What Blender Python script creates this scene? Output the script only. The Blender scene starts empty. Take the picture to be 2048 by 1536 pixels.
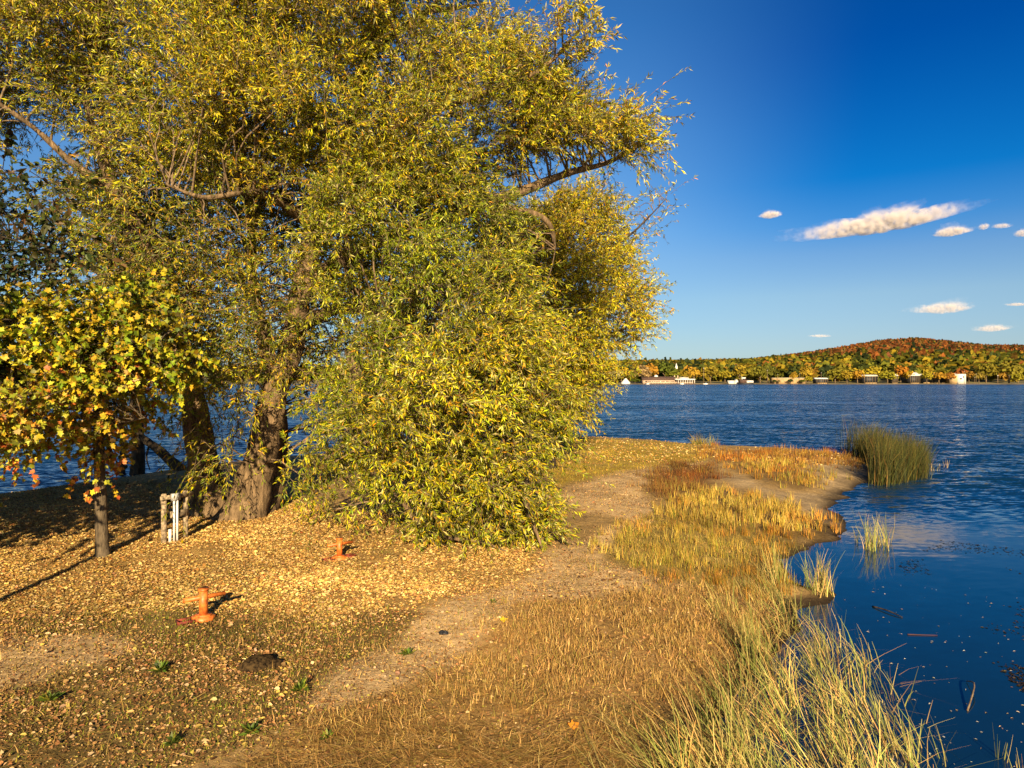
import bpy, math, random
import numpy as np
from mathutils import Vector

random.seed(7)
rng = np.random.default_rng(11)
SC = bpy.context.scene
COL = SC.collection
R = math.radians

# ------------------------------------------------------------------ camera
F, CX, HY, CZ = 1400.0, 1024.0, 759.0, 4.4        # focal length and horizon measured in the photo's own 2048 px frame
cam = bpy.data.cameras.new('camera')
cam.sensor_width = 36.0
cam.lens = 36.0 * F / 2048.0
cam.shift_y = -(768.0 - HY) / 2048.0
cam.clip_start, cam.clip_end = 0.1, 30000.0
camo = bpy.data.objects.new('camera', cam)
COL.objects.link(camo)
camo.location = (0, 0, CZ)
camo.rotation_euler = (R(90), 0, 0)
SC.camera = camo

# ------------------------------------------------------------------ sky, sun, exposure
SUN_EL = R(21.0)
SUN_DIR = Vector((-0.06, 1.0, -math.tan(SUN_EL))).normalized()      # the way the light travels
w = bpy.data.worlds.new('World')
SC.world = w
w.use_nodes = True
nt = w.node_tree
sky = nt.nodes.new('ShaderNodeTexSky')
sky.sky_type = 'NISHITA'
sky.sun_disc = False
sky.sun_elevation = SUN_EL
sky.sun_rotation = R(180 + 3.4)
sky.altitude = 300
sky.air_density = 1.0
sky.dust_density = 0.3
sky.ozone_density = 3.0
# the deep clear autumn sky: darker and more saturated with height and towards the right, put in by tint ramps
geo = nt.nodes.new('ShaderNodeTexCoord')
sepw = nt.nodes.new('ShaderNodeSeparateXYZ')
nt.links.new(geo.outputs['Generated'], sepw.inputs[0])
def ramp(stops):
    r = nt.nodes.new('ShaderNodeValToRGB')
    nt.links.new(sepw.outputs[2], r.inputs[0])
    e = r.color_ramp.elements
    while len(e) < len(stops): e.new(.5)
    for k, (p_, c_) in enumerate(stops):
        e[k].position = p_; e[k].color = (*c_, 1)
    return r.outputs[0]
rampR = ramp([(0.0, (.52, .66, .90)), (.048, (.60, .68, .84)), (.11, (.68, .76, .84)), (.162, (.50, .69, .88)), (.20, (.22, .60, .93)), (.252, (.02, .50, .94)), (.40, (.002, .33, .84)), (1.0, (.01, .22, .60))])
rampL = ramp([(0.0, (.52, .66, .90)), (.048, (.60, .70, .84)), (.11, (.66, .78, .88)), (.162, (.66, .83, .96)), (.20, (.64, .87, 1.04)), (.32, (.50, .88, 1.16)), (.45, (.28, .75, 1.15)), (1.0, (.05, .35, .80))])
azm = nt.nodes.new('ShaderNodeMapRange'); azm.interpolation_type = 'SMOOTHSTEP'
azm.inputs[1].default_value = .10; azm.inputs[2].default_value = .44
nt.links.new(sepw.outputs[0], azm.inputs[0])
mixw = nt.nodes.new('ShaderNodeMix'); mixw.data_type = 'RGBA'
nt.links.new(azm.outputs[0], mixw.inputs[0]); nt.links.new(rampL, mixw.inputs[6]); nt.links.new(rampR, mixw.inputs[7])
mulw = nt.nodes.new('ShaderNodeMix'); mulw.data_type = 'RGBA'; mulw.blend_type = 'MULTIPLY'; mulw.inputs[0].default_value = 1
bg = nt.nodes['Background']
bg.inputs['Strength'].default_value = 0.05
nt.links.new(sky.outputs[0], mulw.inputs[6]); nt.links.new(mixw.outputs[2], mulw.inputs[7])
nt.links.new(mulw.outputs[2], bg.inputs['Color'])

sun = bpy.data.lights.new('sun', 'SUN')
sun.energy = 5.0
sun.angle = R(0.5)
sun.color = (1.0, 0.80, 0.50)
suno = bpy.data.objects.new('sun', sun)
COL.objects.link(suno)
suno.rotation_euler = SUN_DIR.to_track_quat('-Z', 'Y').to_euler()
suno.location = (0, -50, 40)

vs = SC.view_settings
vs.view_transform = 'Standard'
vs.look = 'None'
vs.gamma = 1.0
vs.use_curve_mapping = False
vs.exposure = 1.15
SC.cycles.max_bounces = 6
SC.cycles.transparent_max_bounces = 4
SC.cycles.volume_bounces = 1

# ------------------------------------------------------------------ helpers
def P(px, py, d):
    """the point at depth d seen at photo pixel (px, py)"""
    return np.array([(px - CX) / F * d, d, CZ + (HY - py) / F * d])

def to_px(p):
    return CX + p[..., 0] / p[..., 1] * F, HY - (p[..., 2] - CZ) / p[..., 1] * F

def norm(v):
    return v / np.maximum(np.linalg.norm(v, axis=-1, keepdims=True), 1e-9)

def inpoly(x, y, poly):
    x = np.asarray(x, float); y = np.asarray(y, float)
    r = np.zeros(x.shape, bool)
    n = len(poly)
    for i in range(n):
        x1, y1 = poly[i]; x2, y2 = poly[(i + 1) % n]
        c = ((y1 > y) != (y2 > y))
        xi = (x2 - x1) * (y - y1) / ((y2 - y1) if y2 != y1 else 1e-9) + x1
        r ^= c & (x < xi)
    return r

def polydist(x, y, poly):
    d = np.full(np.shape(x), 1e9)
    n = len(poly)
    for i in range(n):
        x1, y1 = poly[i]; x2, y2 = poly[(i + 1) % n]
        dx, dy = x2 - x1, y2 - y1
        t = np.clip(((x - x1) * dx + (y - y1) * dy) / max(dx * dx + dy * dy, 1e-9), 0, 1)
        d = np.minimum(d, np.hypot(x - x1 - t * dx, y - y1 - t * dy))
    return d

_ns = [(rng.normal(size=3), rng.uniform(0, 6.28)) for _ in range(24)]
def wobble(p, freq, octaves=2):
    """smooth random field in -1..1 over points (N,3)"""
    p = np.asarray(p, float)
    out = np.zeros(p.shape[:-1]); a = 1.0; tot = 0
    for o in range(octaves):
        s = np.zeros(p.shape[:-1])
        for k in range(6):
            v, ph = _ns[(o * 6 + k) % 24]
            s += np.sin(p @ (v * freq) + ph + 1.7 * np.sin(p @ (np.roll(v, 1) * freq * 0.7) + ph * 2))
        out += a * s / 3.0; tot += a
        a *= 0.5; freq *= 2.1
    return np.clip(out / tot, -1, 1)

def np_mesh(name, verts, faces, mat, parent=None, col=None, smooth=False, origin=(0, 0, 0)):
    """verts (N,3), faces (M,3|4) or a list of such arrays -> ONE mesh object"""
    me = bpy.data.meshes.new(name)
    verts = np.asarray(verts, np.float32) - np.asarray(origin, np.float32)
    fl = faces if isinstance(faces, list) and isinstance(faces[0], np.ndarray) else [np.asarray(faces)]
    fl = [np.asarray(f, np.int32) for f in fl if len(f)]
    me.vertices.add(len(verts))
    me.vertices.foreach_set('co', verts.ravel())
    idx = np.concatenate([f.ravel() for f in fl])
    starts, off = [], 0
    for f in fl:
        k = f.shape[1]
        starts.append(off + np.arange(len(f), dtype=np.int32) * k)
        off += f.size
    starts = np.concatenate(starts)
    me.loops.add(len(idx))
    me.loops.foreach_set('vertex_index', idx)
    me.polygons.add(len(starts))
    me.polygons.foreach_set('loop_start', starts.astype(np.int32))
    me.update(calc_edges=True)
    if smooth:
        me.polygons.foreach_set('use_smooth', np.ones(len(starts), bool))
    if col is not None:
        a = me.attributes.new('col', 'FLOAT_COLOR', 'POINT')
        c = np.ones((len(verts), 4), np.float32); c[:, :3] = col
        a.data.foreach_set('color', c.ravel())
    if mat:
        me.materials.append(mat)
    o = bpy.data.objects.new(name, me)
    COL.objects.link(o)
    if parent is not None:
        o.parent = parent
    else:
        o.location = origin
    return o

def tag(o, label=None, cat=None, group=None, kind=None):
    if label: o['label'] = label
    if cat: o['category'] = cat
    if group: o['group'] = group
    if kind: o['kind'] = kind
    return o

def thing(name, label, cat, loc=(0, 0, 0), group=None):
    o = bpy.data.objects.new(name, None)
    o.empty_display_size = 0.3
    COL.objects.link(o)
    o.location = loc
    return tag(o, label, cat, group)

class MB:
    """collects boxes, prisms and tubes and links them as one mesh object"""
    def __init__(s): s.v = []; s.q = []; s.t = []; s.n = 0
    def add(s, v, q=(), t=()):
        v = np.asarray(v, float)
        if len(q): s.q.append(np.asarray(q) + s.n)
        if len(t): s.t.append(np.asarray(t) + s.n)
        s.v.append(v); s.n += len(v); return s
    def box(s, c, size, rz=0.0, bev=0.0):
        hx, hy, hz = [k / 2 for k in size]
        cr, sr = math.cos(rz), math.sin(rz)
        if bev <= 0:
            v = [(sx * hx, sy * hy, sz * hz) for sz in (-1, 1) for sy in (-1, 1) for sx in (-1, 1)]
            q = [(0, 2, 3, 1), (4, 5, 7, 6), (0, 1, 5, 4), (2, 6, 7, 3), (0, 4, 6, 2), (1, 3, 7, 5)]
            v = np.array(v)
        else:
            ring = lambda i, z: [(-hx + i, -hy + i + (0), z), (hx - i, -hy + i, z), (hx - i, hy - i, z), (-hx + i, hy - i, z)]
            v = np.array(ring(bev, -hz) + ring(0, -hz + bev) + ring(0, hz - bev) + ring(bev, hz))
            q = [(0, 3, 2, 1), (12, 13, 14, 15)]
            for k in range(3):
                for i in range(4):
                    j = (i + 1) % 4
                    q.append((4 * k + i, 4 * k + j, 4 * k + 4 + j, 4 * k + 4 + i))
        x = v[:, 0] * cr - v[:, 1] * sr; y = v[:, 0] * sr + v[:, 1] * cr
        return s.add(np.stack([x + c[0], y + c[1], v[:, 2] + c[2]], 1), q)
    def tube(s, pts, rad, sides=10, cap=True, gnarl=0.0, seed=0):
        pts = np.asarray(pts, float); rad = np.broadcast_to(np.asarray(rad, float), (len(pts),))
        V, Q = tubes_np(pts[None], rad[None], sides)
        if gnarl:
            c = np.repeat(pts, sides, 0)
            d = V - c
            k = 1 + gnarl * wobble(V + seed * 3.1, 2.6, 2)[:, None] + gnarl * 0.7 * wobble(V * np.array([1, 1, .25]) + seed, 7.0, 2)[:, None]
            V = c + d * k
        t = []
        if cap:
            n = len(pts); V = np.vstack([V, pts[0], pts[-1]])
            a, b = n * sides, n * sides + 1
            for i in range(sides):
                j = (i + 1) % sides
                t += [(a, j, i), (b, (n - 1) * sides + i, (n - 1) * sides + j)]
        return s.add(V, Q, t)
    def cyl(s, c, r0, r1, h, sides=16):
        return s.tube([(c[0], c[1], c[2]), (c[0], c[1], c[2] + h)], [r0, r1], sides)
    def prism(s, poly, z0, z1):
        n = len(poly)
        v = [(x, y, z0) for x, y in poly] + [(x, y, z1) for x, y in poly]
        q = [(i, (i + 1) % n, n + (i + 1) % n, n + i) for i in range(n)]
        v += [(np.mean([p[0] for p in poly]), np.mean([p[1] for p in poly]), z) for z in (z0, z1)]
        t = []
        for i in range(n):
            j = (i + 1) % n
            t += [(2 * n, j, i), (2 * n + 1, n + i, n + j)]
        return s.add(v, q, t)
    def gable(s, x0, x1, y0, y1, z0, z1, along='x'):
        """roof prism, ridge along x or y"""
        if along == 'x':
            ym = (y0 + y1) / 2
            v = [(x0, y0, z0), (x1, y0, z0), (x1, y1, z0), (x0, y1, z0), (x0, ym, z1), (x1, ym, z1)]
            return s.add(v, [(0, 1, 5, 4), (2, 3, 4, 5), (0, 3, 2, 1)], [(0, 4, 3), (1, 2, 5)])
        xm = (x0 + x1) / 2
        v = [(x0, y0, z0), (x1, y0, z0), (x1, y1, z0), (x0, y1, z0), (xm, y0, z1), (xm, y1, z1)]
        return s.add(v, [(1, 2, 5, 4), (3, 0, 4, 5), (0, 3, 2, 1)], [(0, 1, 4), (2, 3, 5)])
    def build(s, name, mat, parent=None, origin=(0, 0, 0), smooth=False, col=None):
        f = []
        if s.q: f.append(np.concatenate(s.q))
        if s.t: f.append(np.concatenate(s.t))
        return np_mesh(name, np.concatenate(s.v), f, mat, parent, col, smooth, origin)

def tubes_np(C, Rd, sides):
    """C (N,K,3) centre lines, Rd (N,K) radii -> verts, quads"""
    N, K, _ = C.shape
    T = np.gradient(C, axis=1); T = norm(T)
    ref = np.where(np.abs(T[:, :1, 2:3]) > 0.8, np.array([1.0, 0.1, 0]), np.array([0, 0, 1.0]))
    A = norm(np.cross(T, np.broadcast_to(ref, T.shape))); B = np.cross(T, A)
    an = np.arange(sides) * 2 * np.pi / sides
    V = C[:, :, None] + Rd[:, :, None, None] * (np.cos(an)[:, None] * A[:, :, None] + np.sin(an)[:, None] * B[:, :, None])
    base = (np.arange(N) * K * sides)[:, None, None] + (np.arange(K - 1) * sides)[None, :, None]
    i = np.arange(sides); j = (i + 1) % sides
    Q = np.stack([base + i, base + j, base + sides + j, base + sides + i], -1).reshape(-1, 4)
    return V.reshape(-1, 3), Q

TPL = {
    'lance': (np.array([(0, 0, 0), (.45, .5, .06), (1, 0, -.06), (.45, -.5, .06)]), np.array([(0, 2, 1), (0, 3, 2)])),
    'quad': (np.array([(0, -.5, 0), (1, -.5, 0), (1, .5, 0), (0, .5, 0)]), np.array([(0, 1, 2), (0, 2, 3)])),
    'ovate': (np.array([(0, 0, 0), (.3, .5, .1), (.65, .38, .08), (1, 0, -.1), (.65, -.38, .08), (.3, -.5, .1)]),
              np.array([(0, 3, 2), (0, 2, 1), (0, 5, 4), (0, 4, 3)])),
    'maple': (np.array([(0.25, 0, 0), (0, 0, 0), (.08, .42, .05), (.32, .29, .02), (.60, .5, .08), (.58, .27, .0), (1, 0, -.1),
                        (.58, -.27, 0), (.60, -.5, .08), (.32, -.29, .02), (.08, -.42, .05)]),
              np.array([(0, i, i + 1 if i < 10 else 1) for i in range(1, 11)])[:, ::-1]),
}
def leaves(name, pos, axis, nrm, L, W, col, mat, parent=None, shape='lance', origin=(0, 0, 0)):
    tv, tf = TPL[shape]
    axis = norm(axis); side = norm(np.cross(nrm, axis)); n2 = np.cross(axis, side)
    L = np.asarray(L)[:, None, None]; W = np.asarray(W)[:, None, None]
    V = pos[:, None] + tv[None, :, 0:1] * L * axis[:, None] + tv[None, :, 1:2] * W * side[:, None] + tv[None, :, 2:3] * L * n2[:, None]
    N = len(pos); k = len(tv)
    Fc = (tf[None] + (np.arange(N) * k)[:, None, None]).reshape(-1, 3)
    return np_mesh(name, V.reshape(-1, 3), Fc, mat, parent, np.repeat(col, k, 0), False, origin)

def blade_arrays(base, d, L, W, bend, segs, col):
    """grass-like strips: base (N,3), direction d, bend vector (N,3) added with t^2"""
    N = len(base); t = np.linspace(0, 1, segs + 1)
    C = base[:, None] + d[:, None] * (L[:, None, None] * t[None, :, None]) + bend[:, None] * (L[:, None, None] * (t ** 2)[None, :, None])
    view = base.copy(); view[:, 2] = 0
    an = rng.uniform(0, np.pi, N)
    side = np.stack([np.cos(an), np.sin(an) * .6, np.zeros(N)], 1)
    wd = (1 - 0.75 * t)[None, :, None] * (W[:, None, None] / 2)
    V = np.stack([C - side[:, None] * wd, C + side[:, None] * wd], 2)          # N,S,2,3
    S = segs + 1
    b = (np.arange(N) * S * 2)[:, None]; k = np.arange(segs)[None] * 2
    Q = np.stack([b + k, b + k + 1, b + k + 3, b + k + 2], -1).reshape(-1, 4)
    return V.reshape(-1, 3), Q, np.repeat(col, S * 2, 0)

def blades(name, base, d, L, W, bend, segs, col, mat, parent=None, origin=(0, 0, 0)):
    V, Q, c = blade_arrays(base, norm(d), L, W, bend, segs, col)
    return np_mesh(name, V, Q, mat, parent, c, False, origin)

def pick(pal, wts, n, jit=0.18):
    pal = np.asarray(pal, float); wts = np.asarray(wts, float)
    c = pal[rng.choice(len(pal), n, p=wts / wts.sum())]
    return np.clip(c * (1 + jit * rng.normal(size=(n, 1))) * (1 + 0.06 * rng.normal(size=(n, 3))), 0.003, 0.9)

# ------------------------------------------------------------------ materials
def new_mat(name):
    m = bpy.data.materials.new(name); m.use_nodes = True
    return m, m.node_tree, m.node_tree.nodes['Principled BSDF']

def plain(name, col, rough=0.6, noise=0.15, scale=6.0, bump=0.0, metal=0.0, spec=0.5, col2=None):
    m, t, b = new_mat(name)
    tc = t.nodes.new('ShaderNodeTexCoord'); nz = t.nodes.new('ShaderNodeTexNoise')
    nz.inputs['Scale'].default_value = scale; nz.inputs['Detail'].default_value = 6
    t.links.new(tc.outputs['Object'], nz.inputs['Vector'])
    mx = t.nodes.new('ShaderNodeMix'); mx.data_type = 'RGBA'
    c2 = col2 if col2 else [c * (1 - 2.2 * noise) for c in col]
    c1 = [min(1, c * (1 + noise)) for c in col]
    mx.inputs[6].default_value = (*c2, 1); mx.inputs[7].default_value = (*c1, 1)
    rp = t.nodes.new('ShaderNodeMapRange'); rp.inputs[1].default_value = .35; rp.inputs[2].default_value = .62
    t.links.new(nz.outputs[0], rp.inputs[0]); t.links.new(rp.outputs[0], mx.inputs[0])
    t.links.new(mx.outputs[2], b.inputs['Base Color'])
    b.inputs['Roughness'].default_value = rough; b.inputs['Metallic'].default_value = metal
    b.inputs['Specular IOR Level'].default_value = spec
    if bump:
        bp = t.nodes.new('ShaderNodeBump'); bp.inputs['Strength'].default_value = bump; bp.inputs['Distance'].default_value = .02
        t.links.new(nz.outputs[0], bp.inputs['Height']); t.links.new(bp.outputs[0], b.inputs['Normal'])
    return m

def leaf_mat(name, transl=0.3, back=None, rough=0.5, spec=0.25, objcol=False):
    m, t, b = new_mat(name)
    at = t.nodes.new('ShaderNodeAttribute'); at.attribute_name = 'col'
    c = at.outputs['Color']
    if objcol:
        oi = t.nodes.new('ShaderNodeObjectInfo')
        mu = t.nodes.new('ShaderNodeMix'); mu.data_type = 'RGBA'; mu.blend_type = 'MULTIPLY'; mu.inputs[0].default_value = 1
        t.links.new(c, mu.inputs[6]); t.links.new(oi.outputs['Color'], mu.inputs[7]); c = mu.outputs[2]
    if back:
        ge = t.nodes.new('ShaderNodeNewGeometry')
        mx = t.nodes.new('ShaderNodeMix'); mx.data_type = 'RGBA'
        ml = t.nodes.new('ShaderNodeMath'); ml.operation = 'MULTIPLY'; ml.inputs[1].default_value = .30
        t.links.new(ge.outputs['Backfacing'], ml.inputs[0]); t.links.new(ml.outputs[0], mx.inputs[0])
        t.links.new(c, mx.inputs[6]); mx.inputs[7].default_value = (*back, 1); c = mx.outputs[2]
    t.links.new(c, b.inputs['Base Color'])
    b.inputs['Roughness'].default_value = rough; b.inputs['Specular IOR Level'].default_value = spec
    if transl:
        tr = t.nodes.new('ShaderNodeBsdfTranslucent'); t.links.new(c, tr.inputs['Color'])
        ms = t.nodes.new('ShaderNodeMixShader'); ms.inputs[0].default_value = transl
        out = t.nodes['Material Output']
        t.links.new(b.outputs[0], ms.inputs[1]); t.links.new(tr.outputs[0], ms.inputs[2]); t.links.new(ms.outputs[0], out.inputs[0])
    return m

def bark_mat(name, c1, c2, scale=3.0, bump=1.0):
    m, t, b = new_mat(name)
    tc = t.nodes.new('ShaderNodeTexCoord'); mp = t.nodes.new('ShaderNodeMapping')
    mp.inputs['Scale'].default_value = (scale, scale, scale * .22)
    t.links.new(tc.outputs['Object'], mp.inputs[0])
    nz = t.nodes.new('ShaderNodeTexNoise'); nz.inputs['Scale'].default_value = 2.5; nz.inputs['Detail'].default_value = 9; nz.inputs['Roughness'].default_value = .68
    t.links.new(mp.outputs[0], nz.inputs['Vector'])
    vo = t.nodes.new('ShaderNodeTexVoronoi'); vo.inputs['Scale'].default_value = 3.5; vo.feature = 'DISTANCE_TO_EDGE'
    t.links.new(mp.outputs[0], vo.inputs['Vector'])
    rp = t.nodes.new('ShaderNodeValToRGB')
    rp.color_ramp.elements[0].position = .32; rp.color_ramp.elements[0].color = (*c1, 1)
    rp.color_ramp.elements[1].position = .66; rp.color_ramp.elements[1].color = (*c2, 1)
    t.links.new(nz.outputs[0], rp.inputs[0]); t.links.new(rp.outputs[0], b.inputs['Base Color'])
    ad = t.nodes.new('ShaderNodeMath'); ad.operation = 'ADD'
    mu = t.nodes.new('ShaderNodeMath'); mu.operation = 'MINIMUM'; mu.inputs[1].default_value = .12
    t.links.new(vo.outputs[0], mu.inputs[0]); t.links.new(mu.outputs[0], ad.inputs[0]); t.links.new(nz.outputs[0], ad.inputs[1])
    bp = t.nodes.new('ShaderNodeBump'); bp.inputs['Strength'].default_value = bump; bp.inputs['Distance'].default_value = .08
    t.links.new(ad.outputs[0], bp.inputs['Height']); t.links.new(bp.outputs[0], b.inputs['Normal'])
    b.inputs['Roughness'].default_value = .9; b.inputs['Specular IOR Level'].default_value = .15
    return m

M_WILLOW = leaf_mat('willow_leaf', .28, (.30, .29, .12), .45, .25)
M_LEAF = leaf_mat('broad_leaf', .3, None, .5, .3)
M_FAR = leaf_mat('far_foliage', .12, None, .8, .1)
M_FARO = leaf_mat('far_tree_foliage', .12, None, .8, .1, objcol=True)
M_DRY = leaf_mat('dry_stem', .15, None, .7, .15)
M_LITTER = leaf_mat('fallen_leaf', .05, None, .7, .2)
M_BARK = bark_mat('willow_bark', (.028, .019, .010), (.29, .19, .10))
M_BARKD = bark_mat('dark_bark', (.02, .015, .010), (.09, .065, .04))
M_BARKM = bark_mat('maple_bark', (.04, .03, .02), (.17, .125, .075), 8, .6)
M_TWIG = plain('twig', (.22, .15, .08), .8, .3, 20)
M_PALETWIG = plain('pale_branch', (.19, .125, .065), .8, .3, 12)
M_ORANGE = plain('orange_paint', (.62, .17, .025), .5, .14, 14, .25, col2=(.30, .06, .010))
M_RUST = plain('rusty_red', (.20, .030, .012), .8, .3, 14, .3)
M_POSTWOOD = plain('weathered_wood', (.30, .22, .13), .85, .35, 14, .5)
M_CONDUIT = plain('white_conduit', (.72, .70, .66), .45, .06, 8)
M_BOX = plain('grey_box', (.42, .41, .38), .5, .1, 8)
M_WHITE = plain('white_paint', (.66, .62, .55), .6, .06, 1.0)
M_PINK = plain('pinkish_wall', (.52, .36, .25), .8, .08, .4)
M_TAN = plain('tan_wall', (.40, .26, .12), .8, .12, .4)
M_BROWNROOF = plain('brown_roof', (.085, .045, .03), .85, .2, .6)
M_GREYROOF = plain('pale_roof', (.55, .48, .38), .7, .12, .3)
M_GLASS = plain('dark_glass', (.015, .018, .022), .15, .1, 1)
M_DARKRED = plain('dark_red', (.07, .018, .012), .7, .2, 1)
M_BLACK = plain('dark_hull_and_shade', (.012, .012, .014), .6, .2, 1)

# ------------------------------------------------------------------ ground
def W0(px, py):                       # where the sight line meets the water level
    d = CZ * F / (py - HY)
    return ((px - CX) / F * d, d)
SHORE_PX = [(1330, 1900), (1390, 1640), (1430, 1536), (1450, 1450), (1490, 1385), (1545, 1320), (1600, 1262), (1612, 1226), (1655, 1208), (1668, 1195), (1655, 1182), (1615, 1176), (1590, 1165),
            (1562, 1145), (1562, 1122), (1600, 1102), (1655, 1082), (1688, 1055), (1690, 1035), (1668, 1018), (1676, 1003), (1702, 985),
            (1740, 962), (1752, 945), (1745, 930), (1715, 916), (1660, 905), (1590, 901), (1520, 897), (1460, 895), (1400, 893), (1340, 886), (1280, 881),
            (1180, 877), (1100, 880), (1000, 888), (850, 897), (700, 907), (500, 922), (330, 942), (190, 966), (80, 980), (0, 991), (-300, 1032), (-900, 1090)]
SHORE = [W0(*p) for p in SHORE_PX] + [(-70, 20), (-70, -12), (3.0, -12), (2.6, 0)]
def axis_grid(a, b, fa, fb, step, far):
    mid = list(np.arange(fa, fb, step))
    lo, x, s = [], fa, step
    while x > a: s = min(s * 1.15, far); x -= s; lo.append(x)
    hi, x, s = [], mid[-1], step
    while x < b: s = min(s * 1.15, far); x += s; hi.append(x)
    return np.array(lo[::-1] + mid + hi)
GX = axis_grid(-75, 60, -16, 24, .14, 3.0)
GY = axis_grid(-16, 90, 5.5, 40, .14, 2.0)
gx, gy = np.meshgrid(GX, GY)
pts = np.stack([gx, gy, np.zeros_like(gx)], -1)
sd = polydist(gx, gy, SHORE) * np.where(inpoly(gx, gy, SHORE), 1, -1)
edge_n = wobble(pts, 1.5, 4) * .42 * np.clip(gy / 20, .3, 1)
sd = sd + edge_n * np.exp(-np.abs(sd) / 1.2)
def height(sd_, p):
    up = .42 * (1 - np.exp(-np.maximum(sd_, 0) / 1.6))
    dn = np.maximum(.16 * np.minimum(sd_, 0), -1.6)
    return up + dn + np.clip(sd_, 0, 1) * (.035 * wobble(p, .8, 2) + .018 * wobble(p, 4.0, 2))
gz = height(sd, pts)
def gz_at(x, y):
    x = np.asarray(x, float); y = np.asarray(y, float)
    i = np.clip(np.searchsorted(GX, x) - 1, 0, len(GX) - 2); j = np.clip(np.searchsorted(GY, y) - 1, 0, len(GY) - 2)
    u = np.clip((x - GX[i]) / (GX[i + 1] - GX[i]), 0, 1); v = np.clip((y - GY[j]) / (GY[j + 1] - GY[j]), 0, 1)
    return (gz[j, i] * (1 - u) * (1 - v) + gz[j, i + 1] * u * (1 - v) + gz[j + 1, i] * (1 - u) * v + gz[j + 1, i + 1] * u * v)
def GP(px, py, water=False):
    """ground point seen at photo pixel"""
    z = 0.0 if water else .42
    for _ in range(8):
        d = (CZ - z) * F / (py - HY); x = (px - CX) / F * d
        z = max(0.0, float(gz_at(x, d))) if not water else 0.0
    return np.array([x, d, z])

Z_PATH = [(1395, 922), (1300, 935), (1200, 958), (1120, 985), (1130, 1010), (1200, 1022), (1250, 1038), (1190, 1078), (1090, 1112), (1050, 1155), (900, 1205), (845, 1245), (770, 1310),
          (630, 1390), (600, 1425), (760, 1390), (900, 1340), (965, 1265), (1050, 1205), (1180, 1188), (1310, 1178), (1300, 1150), (1205, 1130), (1235, 1082), (1305, 1030), (1292, 1000), (1282, 970), (1405, 942)]
Z_DIRT = [(-90, 1285), (140, 1268), (260, 1275), (240, 1305), (90, 1335), (-90, 1400)]
Z_SAND = [(1410, 955), (1500, 975), (1600, 1012), (1660, 1045), (1690, 1075), (1720, 1000), (1760, 960), (1760, 935), (1650, 918), (1600, 940), (1640, 965), (1660, 985), (1560, 985), (1480, 955), (1420, 945)]
Z_GOLD1 = [(1330, 1000), (1400, 982), (1500, 990), (1600, 1018), (1665, 1045), (1655, 1080), (1560, 1072), (1400, 1052), (1335, 1032)]
Z_GOLD2 = [(1440, 925), (1560, 922), (1640, 935), (1680, 965), (1610, 978), (1500, 955)]
Z_BROWN = [(1400, 897), (1660, 906), (1725, 922), (1720, 940), (1640, 928), (1450, 925), (1390, 912)]
Z_BRUSH = [(1300, 945), (1350, 928), (1420, 930), (1430, 955), (1400, 985), (1330, 1000), (1295, 975)]
Z_YGRASS = [(1090, 870), (1280, 882), (1400, 894), (1440, 915), (1385, 925), (1200, 950), (1100, 978)]
Z_OLIVE = [(1250, 1040), (1335, 1030), (1560, 1072), (1600, 1110), (1570, 1210), (1400, 1185), (1300, 1150), (1200, 1105)]
Z_TAN = [(960, 1235), (1060, 1200), (1200, 1180), (1400, 1180), (1560, 1200), (1605, 1300), (1540, 1400), (1500, 1700), (300, 1700), (560, 1470), (760, 1390), (900, 1330)]
Z_MUD = [(1250, 1700), (1330, 1500), (1440, 1380), (1500, 1290), (1560, 1200), (1700, 1200), (1700, 1700)]
Z_LITTER = [(-200, 985), (300, 960), (560, 1000), (1080, 1060), (1085, 1112), (1050, 1160), (880, 1215), (760, 1215), (600, 1240), (450, 1215), (-200, 1240)]
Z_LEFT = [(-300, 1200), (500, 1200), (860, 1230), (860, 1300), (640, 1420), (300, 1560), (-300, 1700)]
def zone(px, py, p, poly, jit=16, soft=0.0):
    k = np.clip((py - HY) / 300.0, .3, 1.6) * jit
    if soft:
        px = px + rng.normal(size=px.shape) * soft * np.clip((py - HY) / 300.0, .3, 1.6); py = py + rng.normal(size=py.shape) * soft * .4 * np.clip((py - HY) / 300.0, .2, 1.6)
    return inpoly(px + k * wobble(p, 1.1, 3) * 1.6, py + k * .45 * wobble(p + 7.7, 1.1, 3), poly)

gp = np.stack([gx, gy, gz], -1)
gpp = gp.copy(); gpp[..., 1] = np.maximum(gpp[..., 1], 1.0)
PX, PY = to_px(gpp)
gcol = np.empty(gp.shape); gcol[:] = (.34, .215, .08)
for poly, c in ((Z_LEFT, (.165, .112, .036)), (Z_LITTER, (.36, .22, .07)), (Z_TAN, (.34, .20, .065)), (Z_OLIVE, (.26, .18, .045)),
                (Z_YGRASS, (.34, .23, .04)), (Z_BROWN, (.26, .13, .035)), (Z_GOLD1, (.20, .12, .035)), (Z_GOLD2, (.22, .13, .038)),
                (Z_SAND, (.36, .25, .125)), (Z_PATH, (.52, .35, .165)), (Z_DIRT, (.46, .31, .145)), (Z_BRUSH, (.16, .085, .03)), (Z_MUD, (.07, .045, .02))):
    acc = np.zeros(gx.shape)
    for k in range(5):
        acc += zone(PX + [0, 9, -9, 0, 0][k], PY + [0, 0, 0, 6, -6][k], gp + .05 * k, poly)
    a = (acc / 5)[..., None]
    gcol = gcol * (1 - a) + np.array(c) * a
wet = np.clip(1 - gz / (.17 + .07 * wobble(gp, 2.2, 2)), 0, 1)[..., None] ** .8
gcol = gcol * (1 - wet) + np.array((.030, .020, .011)) * wet
M_GROUND, t, b = new_mat('lakeside_soil')
at = t.nodes.new('ShaderNodeAttribute'); at.attribute_name = 'col'
ge = t.nodes.new('ShaderNodeNewGeometry')
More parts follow.
